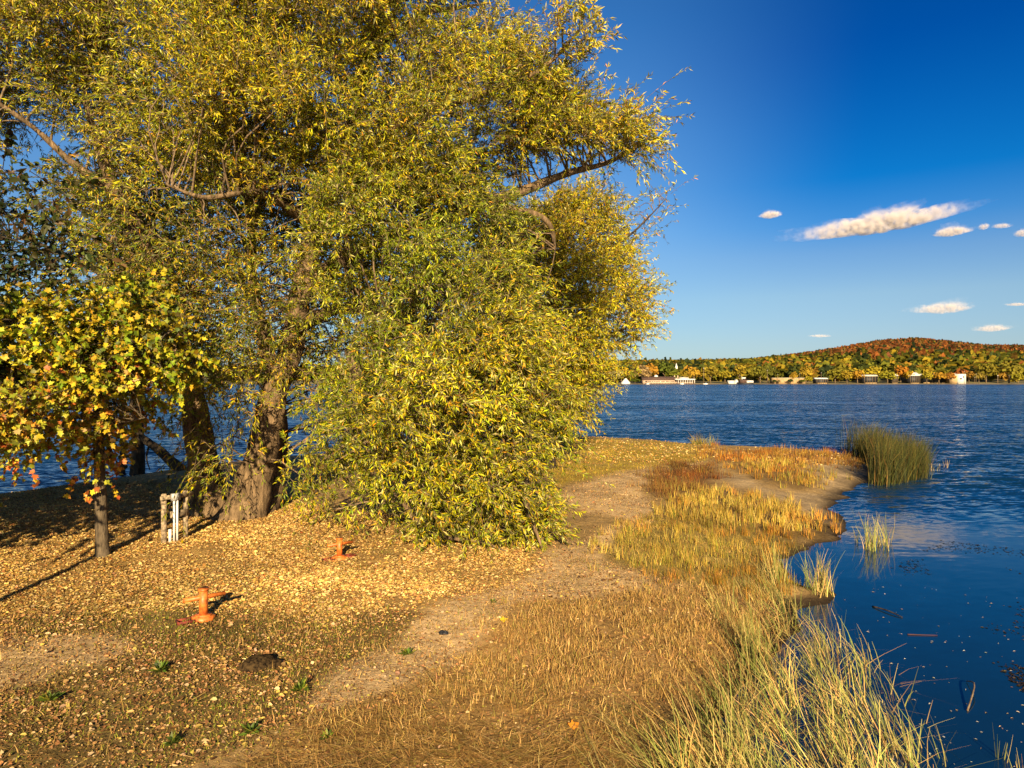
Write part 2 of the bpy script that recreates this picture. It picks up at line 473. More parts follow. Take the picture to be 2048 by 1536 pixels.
n1 = t.nodes.new('ShaderNodeTexNoise'); n1.inputs['Scale'].default_value = 9; n1.inputs['Detail'].default_value = 8; n1.inputs['Roughness'].default_value = .7
n2 = t.nodes.new('ShaderNodeTexNoise'); n2.inputs['Scale'].default_value = .9; n2.inputs['Detail'].default_value = 4
for n in (n1, n2): t.links.new(ge.outputs['Position'], n.inputs['Vector'])
mr = t.nodes.new('ShaderNodeMapRange'); mr.inputs[1].default_value = .25; mr.inputs[2].default_value = .75; mr.inputs[3].default_value = .45; mr.inputs[4].default_value = 1.5
mr2 = t.nodes.new('ShaderNodeMapRange'); mr2.inputs[1].default_value = .3; mr2.inputs[2].default_value = .7; mr2.inputs[3].default_value = .75; mr2.inputs[4].default_value = 1.25
t.links.new(n1.outputs[0], mr.inputs[0]); t.links.new(n2.outputs[0], mr2.inputs[0])
mm = t.nodes.new('ShaderNodeMath'); mm.operation = 'MULTIPLY'; t.links.new(mr.outputs[0], mm.inputs[0]); t.links.new(mr2.outputs[0], mm.inputs[1])
vm = t.nodes.new('ShaderNodeVectorMath'); vm.operation = 'SCALE'; t.links.new(at.outputs['Color'], vm.inputs[0]); t.links.new(mm.outputs[0], vm.inputs['Scale'])
t.links.new(vm.outputs[0], b.inputs['Base Color']); b.inputs['Roughness'].default_value = .95; b.inputs['Specular IOR Level'].default_value = .1
bp = t.nodes.new('ShaderNodeBump'); bp.inputs['Strength'].default_value = .8; bp.inputs['Distance'].default_value = .05
t.links.new(n1.outputs[0], bp.inputs['Height']); t.links.new(bp.outputs[0], b.inputs['Normal'])
ny, nx = gx.shape
ii = (np.arange(ny - 1)[:, None] * nx + np.arange(nx - 1)[None]).ravel()
np_quads = np.stack([ii, ii + 1, ii + nx + 1, ii + nx], 1)
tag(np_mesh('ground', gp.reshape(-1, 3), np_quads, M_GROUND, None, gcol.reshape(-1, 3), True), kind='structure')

# ------------------------------------------------------------------ water
M_WATER, t, b = new_mat('lake_water')
b.inputs['Base Color'].default_value = (.003, .022, .050, 1)
b.inputs['Roughness'].default_value = .06; b.inputs['IOR'].default_value = 1.333; b.inputs['Specular IOR Level'].default_value = .75
ge = t.nodes.new('ShaderNodeNewGeometry')
def wave(scale, rot, sx, sy, detail, dist=0.0):
    mp = t.nodes.new('ShaderNodeMapping'); mp.inputs['Scale'].default_value = (sx, sy, 1); mp.inputs['Rotation'].default_value = (0, 0, rot)
    t.links.new(ge.outputs['Position'], mp.inputs[0])
    n = t.nodes.new('ShaderNodeTexNoise'); n.inputs['Scale'].default_value = scale; n.inputs['Detail'].default_value = detail; n.inputs['Roughness'].default_value = .58
    n.inputs['Distortion'].default_value = dist
    t.links.new(mp.outputs[0], n.inputs['Vector']); return n.outputs[0]
def math_(op, a, b_):
    m = t.nodes.new('ShaderNodeMath'); m.operation = op
    for k, v in ((0, a), (1, b_)):
        if isinstance(v, (int, float)): m.inputs[k].default_value = v
        else: t.links.new(v, m.inputs[k])
    return m.outputs[0]
def vmath(op, a, b_):
    m = t.nodes.new('ShaderNodeVectorMath'); m.operation = op
    for k, v in ((0, a), (1, b_)):
        if v is None: continue
        if isinstance(v, tuple): m.inputs[k].default_value = v
        else: t.links.new(v, m.inputs[k])
    return m
def wavec(scale, rot, sx, sy, detail, dist=0.0):
    o = wave(scale, rot, sx, sy, detail, dist)
    return vmath('SUBTRACT', o.node.outputs['Color'], (.5, .5, .5)).outputs[0]
def vscale(v, k):
    m = vmath('SCALE', v, None)
    if isinstance(k, (int, float)): m.inputs['Scale'].default_value = k
    else: t.links.new(k, m.inputs['Scale'])
    return m.outputs[0]
slope = vmath('ADD', vscale(wavec(1.0, .22, .5, 1.4, 3, .5), .9), vscale(wavec(4.2, -.12, .6, 1.3, 5, .3), 1.4)).outputs[0]
slope = vmath('MULTIPLY', slope, (.75, 1.0, 0)).outputs[0]
slope = vmath('ADD', slope, (0, -.19, 0)).outputs[0]      # tilts the faces towards the viewer, to mirror higher, bluer sky
sep = t.nodes.new('ShaderNodeSeparateXYZ'); t.links.new(ge.outputs['Position'], sep.inputs[0])
gust = wave(.035, .12, .45, 1.8, 3)
lee = t.nodes.new('ShaderNodeMapRange'); lee.interpolation_type = 'SMOOTHSTEP'
lee.inputs[1].default_value = 18.5; lee.inputs[2].default_value = 33.0; lee.inputs[3].default_value = .03; lee.inputs[4].default_value = 1.0
t.links.new(math_('ADD', sep.outputs[1], math_('MULTIPLY', math_('SUBTRACT', wave(.16, .3, 1, 1, 2), .5), 9.0)), lee.inputs[0])
gm = t.nodes.new('ShaderNodeMapRange'); gm.inputs[1].default_value = .32; gm.inputs[2].default_value = .66; gm.inputs[3].default_value = .6; gm.inputs[4].default_value = 1.3
t.links.new(gust, gm.inputs[0])
amp = math_('MULTIPLY', math_('MULTIPLY', lee.outputs[0], gm.outputs[0]), 1.0)
nrm_ = vmath('NORMALIZE', vmath('ADD', vscale(slope, amp), (0, 0, 1)).outputs[0], None).outputs[0]
t.links.new(nrm_, b.inputs['Normal'])
wv = [(-4000, -200, 0), (4000, -200, 0), (4000, 4000, 0), (-4000, 4000, 0)]
tag(np_mesh('water', wv, [(0, 1, 2, 3)], M_WATER), kind='structure')

# ------------------------------------------------------------------ willow trees
G_, YG, YE, OR, PA = (.18, .22, .008), (.42, .39, .009), (.62, .45, .012), (.54, .26, .015), (.50, .45, .13)

def crown_clumps(poly, spacing, d_front, d_axis, layers, holes=(), edge=300.0, thin=0.0, seed=0, inset=None):
    """clump centres filling a crown: the outline is a real volume, bulged towards the viewer and away from it"""
    xs = [p[0] for p in poly]; ys = [p[1] for p in poly]
    out = []
    for li, frac in enumerate(layers):                     # frac: 1 = front surface, 0 = axis, -1 = rear surface
        got = []
        n = int((max(xs) - min(xs)) * (max(ys) - min(ys)) / spacing ** 2 * 6)
        cx = rng.uniform(min(xs), max(xs), n); cy = rng.uniform(min(ys), max(ys), n)
        ok = inpoly(cx, cy, poly)
        e = polydist(cx, cy, poly)
        for x, y, k, ed in zip(cx, cy, ok, e):
            if not k or ed < (spacing * .55 if inset is None else inset) or any(((x - hx) / rx) ** 2 + ((y - hy) / ry) ** 2 < 1 for hx, hy, rx, ry in holes): continue
            if got and min((x - a) ** 2 + (y - b_) ** 2 for a, b_ in got) < (spacing * .72) ** 2: continue
            got.append((x, y))
            bul = math.sqrt(max(0, 1 - (1 - min(1, ed / edge)) ** 2))
            dd = d_axis + (d_front - d_axis) * bul * frac
            p = P(x, y, dd)
            q = wobble(p[None] + seed, .75, 2)[0]
            if thin and rng.random() < thin * (1 - q): continue
            p = P(x, y, dd - 1.45 * q + rng.normal() * .3)
            if p[2] < .35: continue
            out.append((p, spacing * dd / F))
    return out

def foliage(clumps, axis_pt, ntw, nlv, L, W, pal, wts, up=.15, droop=.5, whorl=.60, tipbias=.65):
    """twigs and leaves for clumps -> twig centre lines and leaf arrays"""
    TW, RD, LP, LA, LN, LL, LW, LC = [], [], [], [], [], [], [], []
    K = 5; tt = np.linspace(0, 1, K)
    for c, r in clumps:
        n = max(3, int(rng.poisson(ntw)))
        out = c - np.array(axis_pt); out[2] *= .4; out = out / (np.linalg.norm(out) + 1e-6)
        d = norm(rng.normal(size=(n, 3)) + .95 * out + np.array([0, 0, up]))
        s = c + rng.normal(size=(n, 3)) * r * .33
        ln = r * np.clip(rng.lognormal(.05, .38, n), .5, 2.3)
        dr = droop * rng.uniform(.2, 1.1, n)
        C = s[:, None] + d[:, None] * ln[:, None, None] * tt[None, :, None] - np.array([0, 0, 1.]) * (ln * dr)[:, None, None] * (tt ** 2)[None, :, None]
        TW.append(C); RD.append(np.broadcast_to(np.linspace(.009, .003, K), (n, K)))
        m = max(4, int(nlv))
        t_ = np.clip(rng.beta(1.5, .9, (n, m)) * 1.02, .08, 1.0)
        pos = s[:, None] + d[:, None] * (ln[:, None] * t_)[..., None] - np.array([0, 0, 1.]) * ((ln * dr)[:, None] * t_ ** 2)[..., None]
        tan = norm(d[:, None] - np.array([0, 0, 2.]) * (dr[:, None] * t_)[..., None])
        ax = norm(tan * tipbias + norm(rng.normal(size=(n, m, 3))) * whorl + np.array([0, 0, -.12]))
        nm = norm(rng.normal(size=(n, m, 3)) * .62 + np.array([0, -.72, .62]))
        N = n * m
        tone = wobble(c[None] * 1.0, .8, 2)[0]
        w2 = np.array(wts, float); w2[0] *= math.exp(-1.1 * tone); w2[2] *= math.exp(1.0 * tone); w2[3] *= math.exp(1.2 * tone)
        cc = pick(pal, w2, N, .25) * np.where(rng.random((N, 1)) < .16, .35, 1.0) * (1 + .18 * rng.normal())  # scattered darkened leaves imitate the deep shade between sprays
        cc = np.clip(cc, .004, .8)
        LP.append(pos.reshape(-1, 3)); LA.append(ax.reshape(-1, 3)); LN.append(nm.reshape(-1, 3))
        sz = rng.uniform(.65, 1.2, N)
        LL.append(L * sz); LW.append(W * sz * rng.uniform(.8, 1.2, N)); LC.append(cc)
    return np.concatenate(TW), np.concatenate(RD), [np.concatenate(a) for a in (LP, LA, LN, LL, LW, LC)]

def spline(pts, n):
    pts = np.asarray(pts, float); k = len(pts)
    t = np.linspace(0, k - 1, n); i = np.clip(t.astype(int), 0, k - 2); u = (t - i)[:, None]
    p0 = pts[np.maximum(i - 1, 0)]; p1 = pts[i]; p2 = pts[i + 1]; p3 = pts[np.minimum(i + 2, k - 1)]
    return .5 * (2 * p1 + (p2 - p0) * u + (2 * p0 - 5 * p1 + 4 * p2 - p3) * u ** 2 + (3 * p1 - p0 - 3 * p2 + p3) * u ** 3)

def limb(path, n=24):
    """path: (px, py, depth, radius m)"""
    a = spline([np.append(P(x, y, d), r) for x, y, d, r in path], n)
    return a[:, :3], a[:, 3]

def build_tree(root, origin, limbs, groups, mats, leafshape, gnarl=.16, extra=None, brad=.034):
    bark, bbark, lmat, tmat = mats
    tr = MB(); skel = []
    for k, (path, rad) in enumerate(limbs):
        tr.tube(path, rad, 18, True, gnarl, k); skel.append(np.column_stack([path, rad]))
    tr.build('trunk', bark, root, origin, True)
    sk = np.concatenate(skel)
    BC, BR = [], []; tw, rd, lv = [], [], []
    for g in groups:
        for c, r in g['clumps']:
            dv = sk[:, :3] - c; cost = np.linalg.norm(dv, axis=1) + .6 * np.maximum(dv[:, 2], 0) + rng.uniform(0, .9, len(sk))
            j = int(np.argmin(cost)); s = sk[j, :3]; L = np.linalg.norm(c - s)
            if L < .15: continue
            m1 = s + (c - s) * .35 + np.array([0, 0, .12 * L]) + rng.normal(size=3) * .07 * L
            m2 = s + (c - s) * .7 + np.array([0, 0, .10 * L]) + rng.normal(size=3) * .07 * L
            BC.append(spline([s, m1, m2, c], 8)); r0 = min(brad, sk[j, 3] * .7, .012 * L + .012)
            BR.append(np.linspace(r0, .010, 8))
        a, b_, c_ = g['fol']; tw.append(a); rd.append(b_); lv.append(c_)
    V, Q = tubes_np(np.array(BC), np.array(BR), 5)
    V2, Q2 = tubes_np(np.concatenate(tw), np.concatenate(rd), 3)
    np_mesh('branches', np.vstack([V, V2]), np.vstack([Q, Q2 + len(V)]), bbark, root, None, True, origin)
    A = [np.concatenate([l[k] for l in lv]) for k in range(6)]
    keep = A[0][:, 2] > np.maximum(gz_at(A[0][:, 0], A[0][:, 1]), 0) + .05
    A = [a[keep] for a in A]
    leaves('crown', A[0], A[1], A[2], A[3], A[4], A[5], lmat, root, leafshape, origin)
    print('TREE', root.name, len(A[0]), 'leaves', len(BC), 'branches')

base = GP(495, 1030)
wl = thing('willow_tree', 'huge yellow-green willow with thick gnarled trunks, its leafy skirt sweeping the leaf litter', 'tree', base)
D = 20.6
limbs = [
    limb([(478, 1062, 20.5, 1.0), (492, 1030, 20.5, .72), (508, 975, 20.6, .56), (528, 890, 20.6, .47), (550, 790, 20.6, .37), (586, 680, 20.7, .32), (606, 560, 20.8, .31), (640, 440, 20.8, .26),
          (682, 330, 20.8, .2), (725, 160, 20.8, .16), (762, 30, 21, .13), (775, -60, 21, .10), (790, -160, 21, .06)], 60),
    limb([(430, 1050, 20.9, .8), (418, 1000, 20.9, .58), (405, 920, 20.9, .44), (388, 800, 20.9, .36), (360, 690, 20.8, .30), (325, 580, 20.4, .25), (280, 470, 20, .2), (235, 385, 19.6, .16), (200, 300, 19.2, .12), (170, 180, 18.9, .08), (200, 60, 18.6, .05)], 50),
    limb([(520, 1040, 20.9, .5), (545, 990, 21.4, .3), (560, 900, 21.8, .25), (555, 800, 22, .22), (530, 690, 22.3, .2), (505, 560, 22.4, .18), (500, 420, 22.3, .13), (470, 250, 22, .08)], 40),
    limb([(600, 590, 20.8, .26), (680, 520, 20.5, .22), (790, 470, 20.2, .2), (900, 430, 20, .17), (960, 410, 19.9, .16), (1050, 380, 19.8, .13), (1140, 345, 19.6, .10), (1215, 325, 19.5, .07), (1290, 285, 19.4, .035)], 40),
    limb([(960, 410, 19.9, .12), (1060, 425, 19.9, .09), (1100, 450, 19.9, .07), (1110, 500, 19.8, .03)], 16),
    limb([(594, 660, 20.6, .18), (670, 620, 19.6, .15), (780, 630, 18.6, .14), (880, 700, 17.8, .14), (960, 760, 17.3, .12), (1010, 870, 16.8, .10), (1050, 1000, 16.5, .06), (1085, 1098, 16.3, .025)], 40),
    limb([(700, 700, 19.2, .18), (740, 820, 18.2, .13), (790, 960, 17.2, .09), (850, 1060, 16.8, .05), (965, 1085, 16.4, .03), (1035, 1112, 16.1, .012)], 30),
    limb([(900, 715, 17.6, .1), (930, 850, 16.8, .08), (905, 1000, 16.5, .05), (880, 1075, 16.3, .02)], 20),
    limb([(630, 460, 20.8, .2), (570, 410, 19.4, .13), (500, 385, 18.3, .09), (410, 395, 17.6, .06), (335, 370, 17.2, .03)], 24),
    limb([(660, 390, 20.8, .2), (740, 300, 20, .16), (820, 240, 19.2, .12), (960, 190, 18.6, .09), (1080, 140, 18.3, .06), (1160, 60, 18.2, .025)], 30),
    limb([(680, 330, 20.8, .18), (600, 220, 20, .12), (520, 120, 19, .09), (430, 0, 18.3, .05)], 24),
    limb([(240, 390, 19.6, .14), (150, 330, 19.2, .1), (60, 250, 18.8, .07), (-60, 170, 18.4, .04)], 24),
    limb([(740, 110, 21, .14), (800, 60, 22, .11), (850, 25, 22.6, .1), (900, 18, 22.8, .07), (985, 5, 23, .02)], 20),
    limb([(765, 10, 21, .11), (830, -20, 21.8, .1), (850, -110, 22.3, .07)], 12),
]
P1 = [(-140, -220), (960, -220), (985, 30), (1050, 60), (1085, 105), (1130, 120), (1170, 190), (1215, 235), (1270, 175), (1300, 235), (1322, 290), (1270, 330), (1210, 322), (1130, 320), (1040, 345),
      (985, 395), (940, 425), (800, 440), (700, 430), (620, 400), (540, 400), (430, 400), (340, 385), (260, 345), (190, 320), (120, 235), (60, 260), (0, 330), (-140, 340)]
P1B = [(1085, 25), (1130, 15), (1190, 0), (1192, 85), (1150, 140), (1120, 110)]
P2 = [(590, 470), (620, 390), (700, 330), (900, 330), (985, 370), (1010, 450), (1045, 560), (1085, 680), (1120, 780), (1135, 860), (1100, 930), (1105, 1000), (1120, 1050), (1075, 1100), (1020, 1070), (960, 1085), (920, 1050), (860, 1085), (810, 1065), (770, 1015),
      (700, 985), (650, 950), (600, 900), (600, 860), (640, 780), (640, 660), (610, 560)]
P4 = [(130, 260), (1000, 290), (1050, 500), (1100, 700), (1110, 850), (760, 890), (640, 790), (560, 750), (400, 790), (300, 760), (230, 600), (180, 450)]
P5 = [(340, 690), (430, 650), (560, 690), (570, 860), (545, 955), (470, 975), (400, 950), (350, 850)]
P5B = [(590, 950), (700, 1000), (720, 1040), (640, 1010)]
ax = (P(600, 500, 20.8)[0], 20.8, 5.5)
HOLES = [(1065, 352, 55, 22), (850, 318, 24, 14), (1130, 170, 28, 40), (705, 110, 22, 36), (30, 310, 40, 40), (770, 10, 50, 40), (890, 10, 80, 30)]
pal = [G_, YG, YE, OR, PA]
cA = crown_clumps(P1, 62, 16.9, 20.6, (1, .72, .35), HOLES, 330, .12)
cA2 = crown_clumps(P1, 85, 16.9, 20.6, (-.2, -.8), HOLES, 330, .25)
P1R = [(985, 40), (1050, 70), (1085, 110), (1130, 130), (1170, 195), (1215, 240), (1270, 185), (1295, 235), (1315, 285), (1270, 325), (1210, 318), (1130, 312), (1050, 318), (985, 300), (960, 150)]
cR = crown_clumps(P1R, 40, 17.8, 19.4, (1, .3), [(1130, 170, 24, 30)], 90, .10)
fR = foliage(cR, ax, 17, 22, .145, .026, pal, (.16, .40, .30, .08, .10), .4, .35)
cB = crown_clumps(P1B, 36, 18.0, 18.3, (1,), (), 60, 0, 0, 4)
cC = crown_clumps(P2, 56, 15.7, 19.2, (1, .7, .4), [(840, 1080, 80, 34), (1010, 1100, 40, 16), (650, 885, 34, 20), (700, 895, 30, 16), (760, 760, 34, 22), (930, 735, 32, 26), (720, 620, 30, 20), (690, 700, 30, 22), (820, 860, 40, 22), (985, 890, 44, 22), (760, 940, 40, 20), (880, 560, 28, 18), (1040, 990, 30, 18)], 240, .30, 0, 22)
cE = crown_clumps(P4, 70, 25.5, 21.2, (.05, .4, .8, 1), [(640, 880, 40, 30), (540, 830, 60, 70), (455, 690, 30, 16), (500, 560, 20, 14), (420, 445, 18, 14)], 300, .15)
cF = crown_clumps(P5, 62, 18.3, 19.6, (1, .2), [(545, 830, 66, 105), (505, 985, 95, 75), (440, 830, 22, 30)], 120, .12)
P2L = [(590, 800), (640, 780), (660, 860), (660, 1000), (620, 1000), (585, 960)]
cL = crown_clumps(P2L, 50, 16.9, 17.8, (1, .3), [], 80, .35, 0, 8)
fL = foliage(cL, ax, 13, 20, .15, .028, pal, (.40, .34, .16, .05, .05), .05, .5)
cG = crown_clumps(P5B, 50, 17, 17.4, (1,), (), 80, 0, 0, 4)
fA = foliage(cA, ax, 27, 26, .150, .027, pal, (.26, .42, .22, .06, .08), .35, .22)
fA2 = foliage(cA2, ax, 19, 18, .17, .036, pal, (.22, .42, .25, .07, .06), .3, .25)
P8 = [(320, 390), (630, 390), (625, 520), (640, 760), (560, 760), (480, 680), (360, 650), (290, 520)]
P9 = [(90, 320), (300, 360), (345, 520), (340, 640), (230, 570), (140, 450)]
cP = crown_clumps(P8, 56, 18.9, 19.9, (1, .3), [(622, 470, 30, 40), (450, 620, 30, 24)], 200, .22, 3, 10) + crown_clumps(P9, 56, 18.2, 18.9, (1, .4), [(280, 470, 18, 40)], 150, .25, 3, 10)
fP = foliage(cP, ax, 12, 24, .155, .031, [(.10, .13, .008), (.32, .30, .010), (.52, .37, .014), (.36, .18, .02), (.3, .3, .08)], (.44, .30, .14, .09, .03), .1, .35)  # inner clumps: willow leaf colours darkened to stand in for crown shade
fB = foliage(cB, ax, 12, 16, .18, .034, pal, (.15, .4, .2, .05, .2), .9, .1)
fC = foliage(cC, ax, 26, 26, .150, .027, pal, (.48, .33, .08, .03, .14), .30, .30)
fE = foliage(cE, ax, 19, 20, .16, .036, pal, (.5, .28, .12, .12, .02), .1, .5)
fF = foliage(cF, ax, 13, 21, .155, .031, pal, (.34, .30, .26, .08, .02), -.2, .8)
fG = foliage(cG, ax, 7, 12, .17, .04, pal, (.35, .35, .22, .06, .02), -.2, .8)
build_tree(wl, base, limbs, [dict(clumps=c, fol=f) for c, f in ((cA, fA), (cA2, fA2), (cP, fP), (cR, fR), (cB, fB), (cC, fC), (cE, fE), (cF, fF), (cL, fL), (cG, fG))],
           (M_BARK, M_PALETWIG, M_WILLOW, M_TWIG), 'lance')

b2 = GP(1090, 935)
w2 = thing('willow_tree', 'golden yellow willow rising behind the big skirted willow, nearest the open lake', 'tree', b2)
d2 = b2[1]
limbs2 = [limb([(1088, 945, d2, .6), (1090, 900, d2, .45), (1095, 780, d2, .36), (1105, 640, d2, .28), (1120, 520, d2, .2), (1150, 420, d2, .1), (1170, 380, d2, .04)], 30),
          limb([(1096, 760, d2, .25), (1140, 690, d2 - .6, .16), (1200, 620, d2 - .8, .1), (1270, 580, d2 - .6, .04)], 16),
          limb([(1100, 700, d2, .22), (1060, 600, d2 - 1, .16), (1040, 500, d2 - 1.2, .1), (1060, 430, d2 - 1, .05)], 16),
          limb([(1110, 600, d2, .2), (1180, 520, d2 - .5, .12), (1260, 470, d2 - .2, .05), (1330, 400, d2, .02)], 16)]
P3 = [(960, 450), (1060, 420), (1120, 375), (1190, 362), (1235, 395), (1250, 450), (1262, 520), (1300, 580), (1303, 640), (1290, 690), (1235, 700), (1215, 765), (1180, 825), (1120, 850), (1000, 800), (980, 600)]
P3B = [(1250, 420), (1290, 370), (1350, 385), (1330, 430), (1320, 470), (1265, 500)]
axb = (b2[0], d2, 6.0)
h3 = [(1205, 500, 14, 12), (1225, 650, 26, 20)]
cH = crown_clumps(P3, 42, d2 - 4, d2, (1, .75, .4, 0, -.6), h3, 150, .05, 5)
cI = crown_clumps(P3B, 34, d2 - .5, d2, (1, -.5), (), 60, .15, 5, 4)
fH = foliage(cH, axb, 22, 22, .175, .038, pal, (.16, .40, .34, .07, .05), .35, .22)
fI = foliage(cI, axb, 4, 9, .2, .04, pal, (.1, .4, .2, .2, .2), .3, .3)
build_tree(w2, b2, limbs2, [dict(clumps=cH, fol=fH), dict(clumps=cI, fol=fI)], (M_BARKD, M_PALETWIG, M_WILLOW, M_TWIG), 'lance')

# trees on the left bank, behind the maple
b3 = GP(275, 948)
t3 = thing('bank_tree', 'dark broad-leaved tree on the left bank with a thick leaning trunk', 'tree', b3)
d3 = b3[1]
limbs3 = [limb([(276, 956, d3, .34), (277, 900, d3, .3), (272, 800, d3, .27), (268, 680, d3, .25), (262, 560, d3, .22), (250, 480, d3, .17), (215, 380, d3, .1), (190, 300, d3, .05)], 30),
          limb([(266, 640, d3, .2), (320, 560, d3, .15), (350, 500, d3, .1), (360, 430, d3, .05)], 14),
          limb([(264, 600, d3, .18), (190, 540, d3 - .5, .12), (110, 500, d3 - .8, .08), (20, 470, d3 - 1, .04)], 14)]
P6 = [(-120, 330), (60, 380), (130, 330), (220, 320), (320, 360), (400, 480), (430, 640), (400, 800), (250, 800), (150, 700), (60, 640), (-120, 660)]
ovp = [(.030, .048, .010), (.06, .055, .012), (.10, .055, .016), (.08, .10, .015)]  # leaf colours set dark, standing in for shade over the bank trees
cJ = crown_clumps(P6, 62, d3 - 3.5, d3, (.9, .4, 0, -.6), [(50, 465, 60, 40), (110, 545, 50, 26), (10, 540, 40, 25), (130, 400, 26, 16)], 170, .15, 9)
fJ = foliage(cJ, (b3[0], d3, 6), 11, 15, .23, .12, ovp, (.45, .25, .2, .1), .1, .4)
build_tree(t3, b3, limbs3, [dict(clumps=cJ, fol=fJ)], (M_BARKD, M_BARKD, M_LEAF, M_TWIG), 'ovate')

b4 = GP(244, 945)
t4 = thing('slim_tree', 'slim dark straight tree trunk at the water edge left of the leaning trunk', 'tree', b4)
d4 = b4[1]
limbs4 = [limb([(243, 953, d4, .15), (245, 900, d4, .12), (243, 800, d4, .11), (240, 700, d4, .09), (232, 600, d4, .07), (215, 500, d4, .04)], 24)]
cK = crown_clumps([(150, 480), (300, 470), (320, 640), (240, 760), (160, 660)], 60, d4 - 1.5, d4, (.8, -.3), (), 90, .2, 4)
fK = foliage(cK, (b4[0], d4, 6), 6, 10, .24, .13, ovp, (.45, .25, .2, .1), .1, .4)
build_tree(t4, b4, limbs4, [dict(clumps=cK, fol=fK)], (M_BARKD, M_BARKD, M_LEAF, M_TWIG), 'ovate')

b5 = GP(350, 938)
t5 = thing('fallen_limb', 'dark fallen limb leaning from the bank tree across to the willow', 'fallen limb', b5)
pth, rad = limb([(372, 950, d3 - 1.2, .26), (345, 925, d3 - .9, .22), (312, 895, d3 - .6, .2), (282, 872, d3 - .4, .14), (255, 830, d3 - .2, .07), (235, 790, d3, .03)], 24)
MB().tube(pth, rad, 12, True, .15, 3).build('limb', M_BARKD, t5, b5, True)
pth, rad = limb([(300, 886, d3 - .5, .06), (293, 915, d3 - .6, .04), (300, 940, d3 - .7, .02)], 10)
MB().tube(pth, rad, 8).build('side_branch', M_BARKD, t5, b5, True)

# the young maple in front
b6 = GP(205, 1112)
t6 = thing('maple_tree', 'young maple with a slim straight trunk, lime leaves on top and orange ones below', 'tree', b6)
d6 = b6[1]
limbs6 = [limb([(206, 1120, d6, .22), (205, 1105, d6, .15), (203, 1050, d6, .128), (200, 960, d6, .118), (197, 850, d6, .108), (193, 740, d6, .085), (188, 680, d6, .05), (182, 630, d6, .02)], 40),
          limb([(196, 840, d6, .07), (130, 800, d6 - .5, .045), (60, 790, d6 - .8, .03), (-20, 800, d6 - 1, .012)], 14),
          limb([(195, 800, d6, .07), (260, 740, d6 - .5, .045), (310, 690, d6 - .8, .03), (345, 660, d6 - .9, .012)], 14),
          limb([(192, 730, d6, .06), (120, 680, d6 - .5, .04), (40, 660, d6 - .8, .02)], 14),
          limb([(199, 880, d6, .05), (240, 850, d6 - .7, .03), (290, 835, d6 - 1, .012)], 12)]
mp_top = [(.23, .30, .012), (.42, .37, .016), (.56, .38, .02), (.15, .20, .012)]
mp_low = [(.60, .40, .025), (.64, .28, .03), (.52, .14, .03), (.36, .36, .03), (.58, .38, .15)]
P7A = [(-120, 625), (60, 600), (170, 610), (240, 580), (300, 585), (345, 600), (355, 660), (375, 740), (300, 760), (200, 740), (100, 760), (-120, 770)]
P7B = [(-120, 750), (100, 720), (250, 720), (330, 740), (315, 800), (310, 840), (250, 840), (215, 880), (160, 870), (110, 850), (60, 870), (0, 880), (-120, 880)]
P7C = [(150, 880), (220, 880), (225, 950), (185, 950)]
P7D = [(20, 870), (90, 850), (60, 910), (25, 920)]
axm = (b6[0], d6, 5)
c1 = crown_clumps(P7A, 48, d6 - 1.6, d6, (1, .5, 0, -.7), [(215, 660, 22, 18), (90, 690, 20, 14)], 110, .34, 2, 4)
c2 = crown_clumps(P7B, 48, d6 - 1.6, d6, (1, .5, 0, -.7), [(150, 800, 20, 16), (60, 820, 18, 14)], 90, .36, 2, 4)
c3 = crown_clumps(P7C, 38, d6 - .4, d6, (1,), (), 40, 0, 0, 2) + crown_clumps(P7D, 38, d6 - 1, d6 - .8, (1,), (), 40, 0, 0, 2)
f1 = foliage(c1, axm, 9, 16, .125, .12, mp_top, (.35, .35, .2, .1), .1, .35, .9, .5)
f2 = foliage(c2, axm, 9, 16, .12, .115, mp_low, (.34, .13, .05, .42, .06), -.05, .5, .9, .5)
f3 = foliage(c3, axm, 7, 10, .14, .135, mp_low, (.36, .2, .2, .2, .04), -.2, .6, .9, .5)
build_tree(t6, b6, limbs6, [dict(clumps=c1, fol=f1), dict(clumps=c2, fol=f2), dict(clumps=c3, fol=f3)], (M_BARKM, M_BARKM, M_LEAF, M_TWIG), 'maple', .07, brad=.03)

# unseen trees, added left of the picture to throw shade across the left bank
for (x_, y_, hgt_t, lab) in ((-20.5, 19.0, 9.0, 'unseen broad-leaved tree just outside the left edge, added to shade the bank'),
                             (-15.8, 14.5, 7.6, 'unseen broad-leaved tree added outside the left edge for shade, level with the young maple'),
                             (-14.2, 10.0, 7.8, 'unseen broad-leaved tree added outside the left edge for shade, nearest the leaf-strewn grass')):
    bx = np.array([x_, y_, .42])
    tx = thing('shade_tree', lab, 'tree', bx)
    lx = [(np.array([bx + (0, 0, -.1), bx + (.1, 0, 2), bx + (-.2, .2, 4), bx + (0, .3, 6), bx + (.3, .2, hgt_t - 1)]), np.array([.3, .22, .18, .12, .04]))]
    cx_ = [(bx + np.array([rng.normal() * 2.1, rng.normal() * 1.7, rng.uniform(3.0, hgt_t)]), .85) for _ in range(130)]
    fx = foliage(cx_, bx + (0, 0, 5), 11, 13, .17, .10, ovp, (.4, .3, .2, .1), .1, .4)
    build_tree(tx, bx, lx, [dict(clumps=cx_, fol=fx)], (M_BARKD, M_BARKD, M_LEAF, M_TWIG), 'ovate')

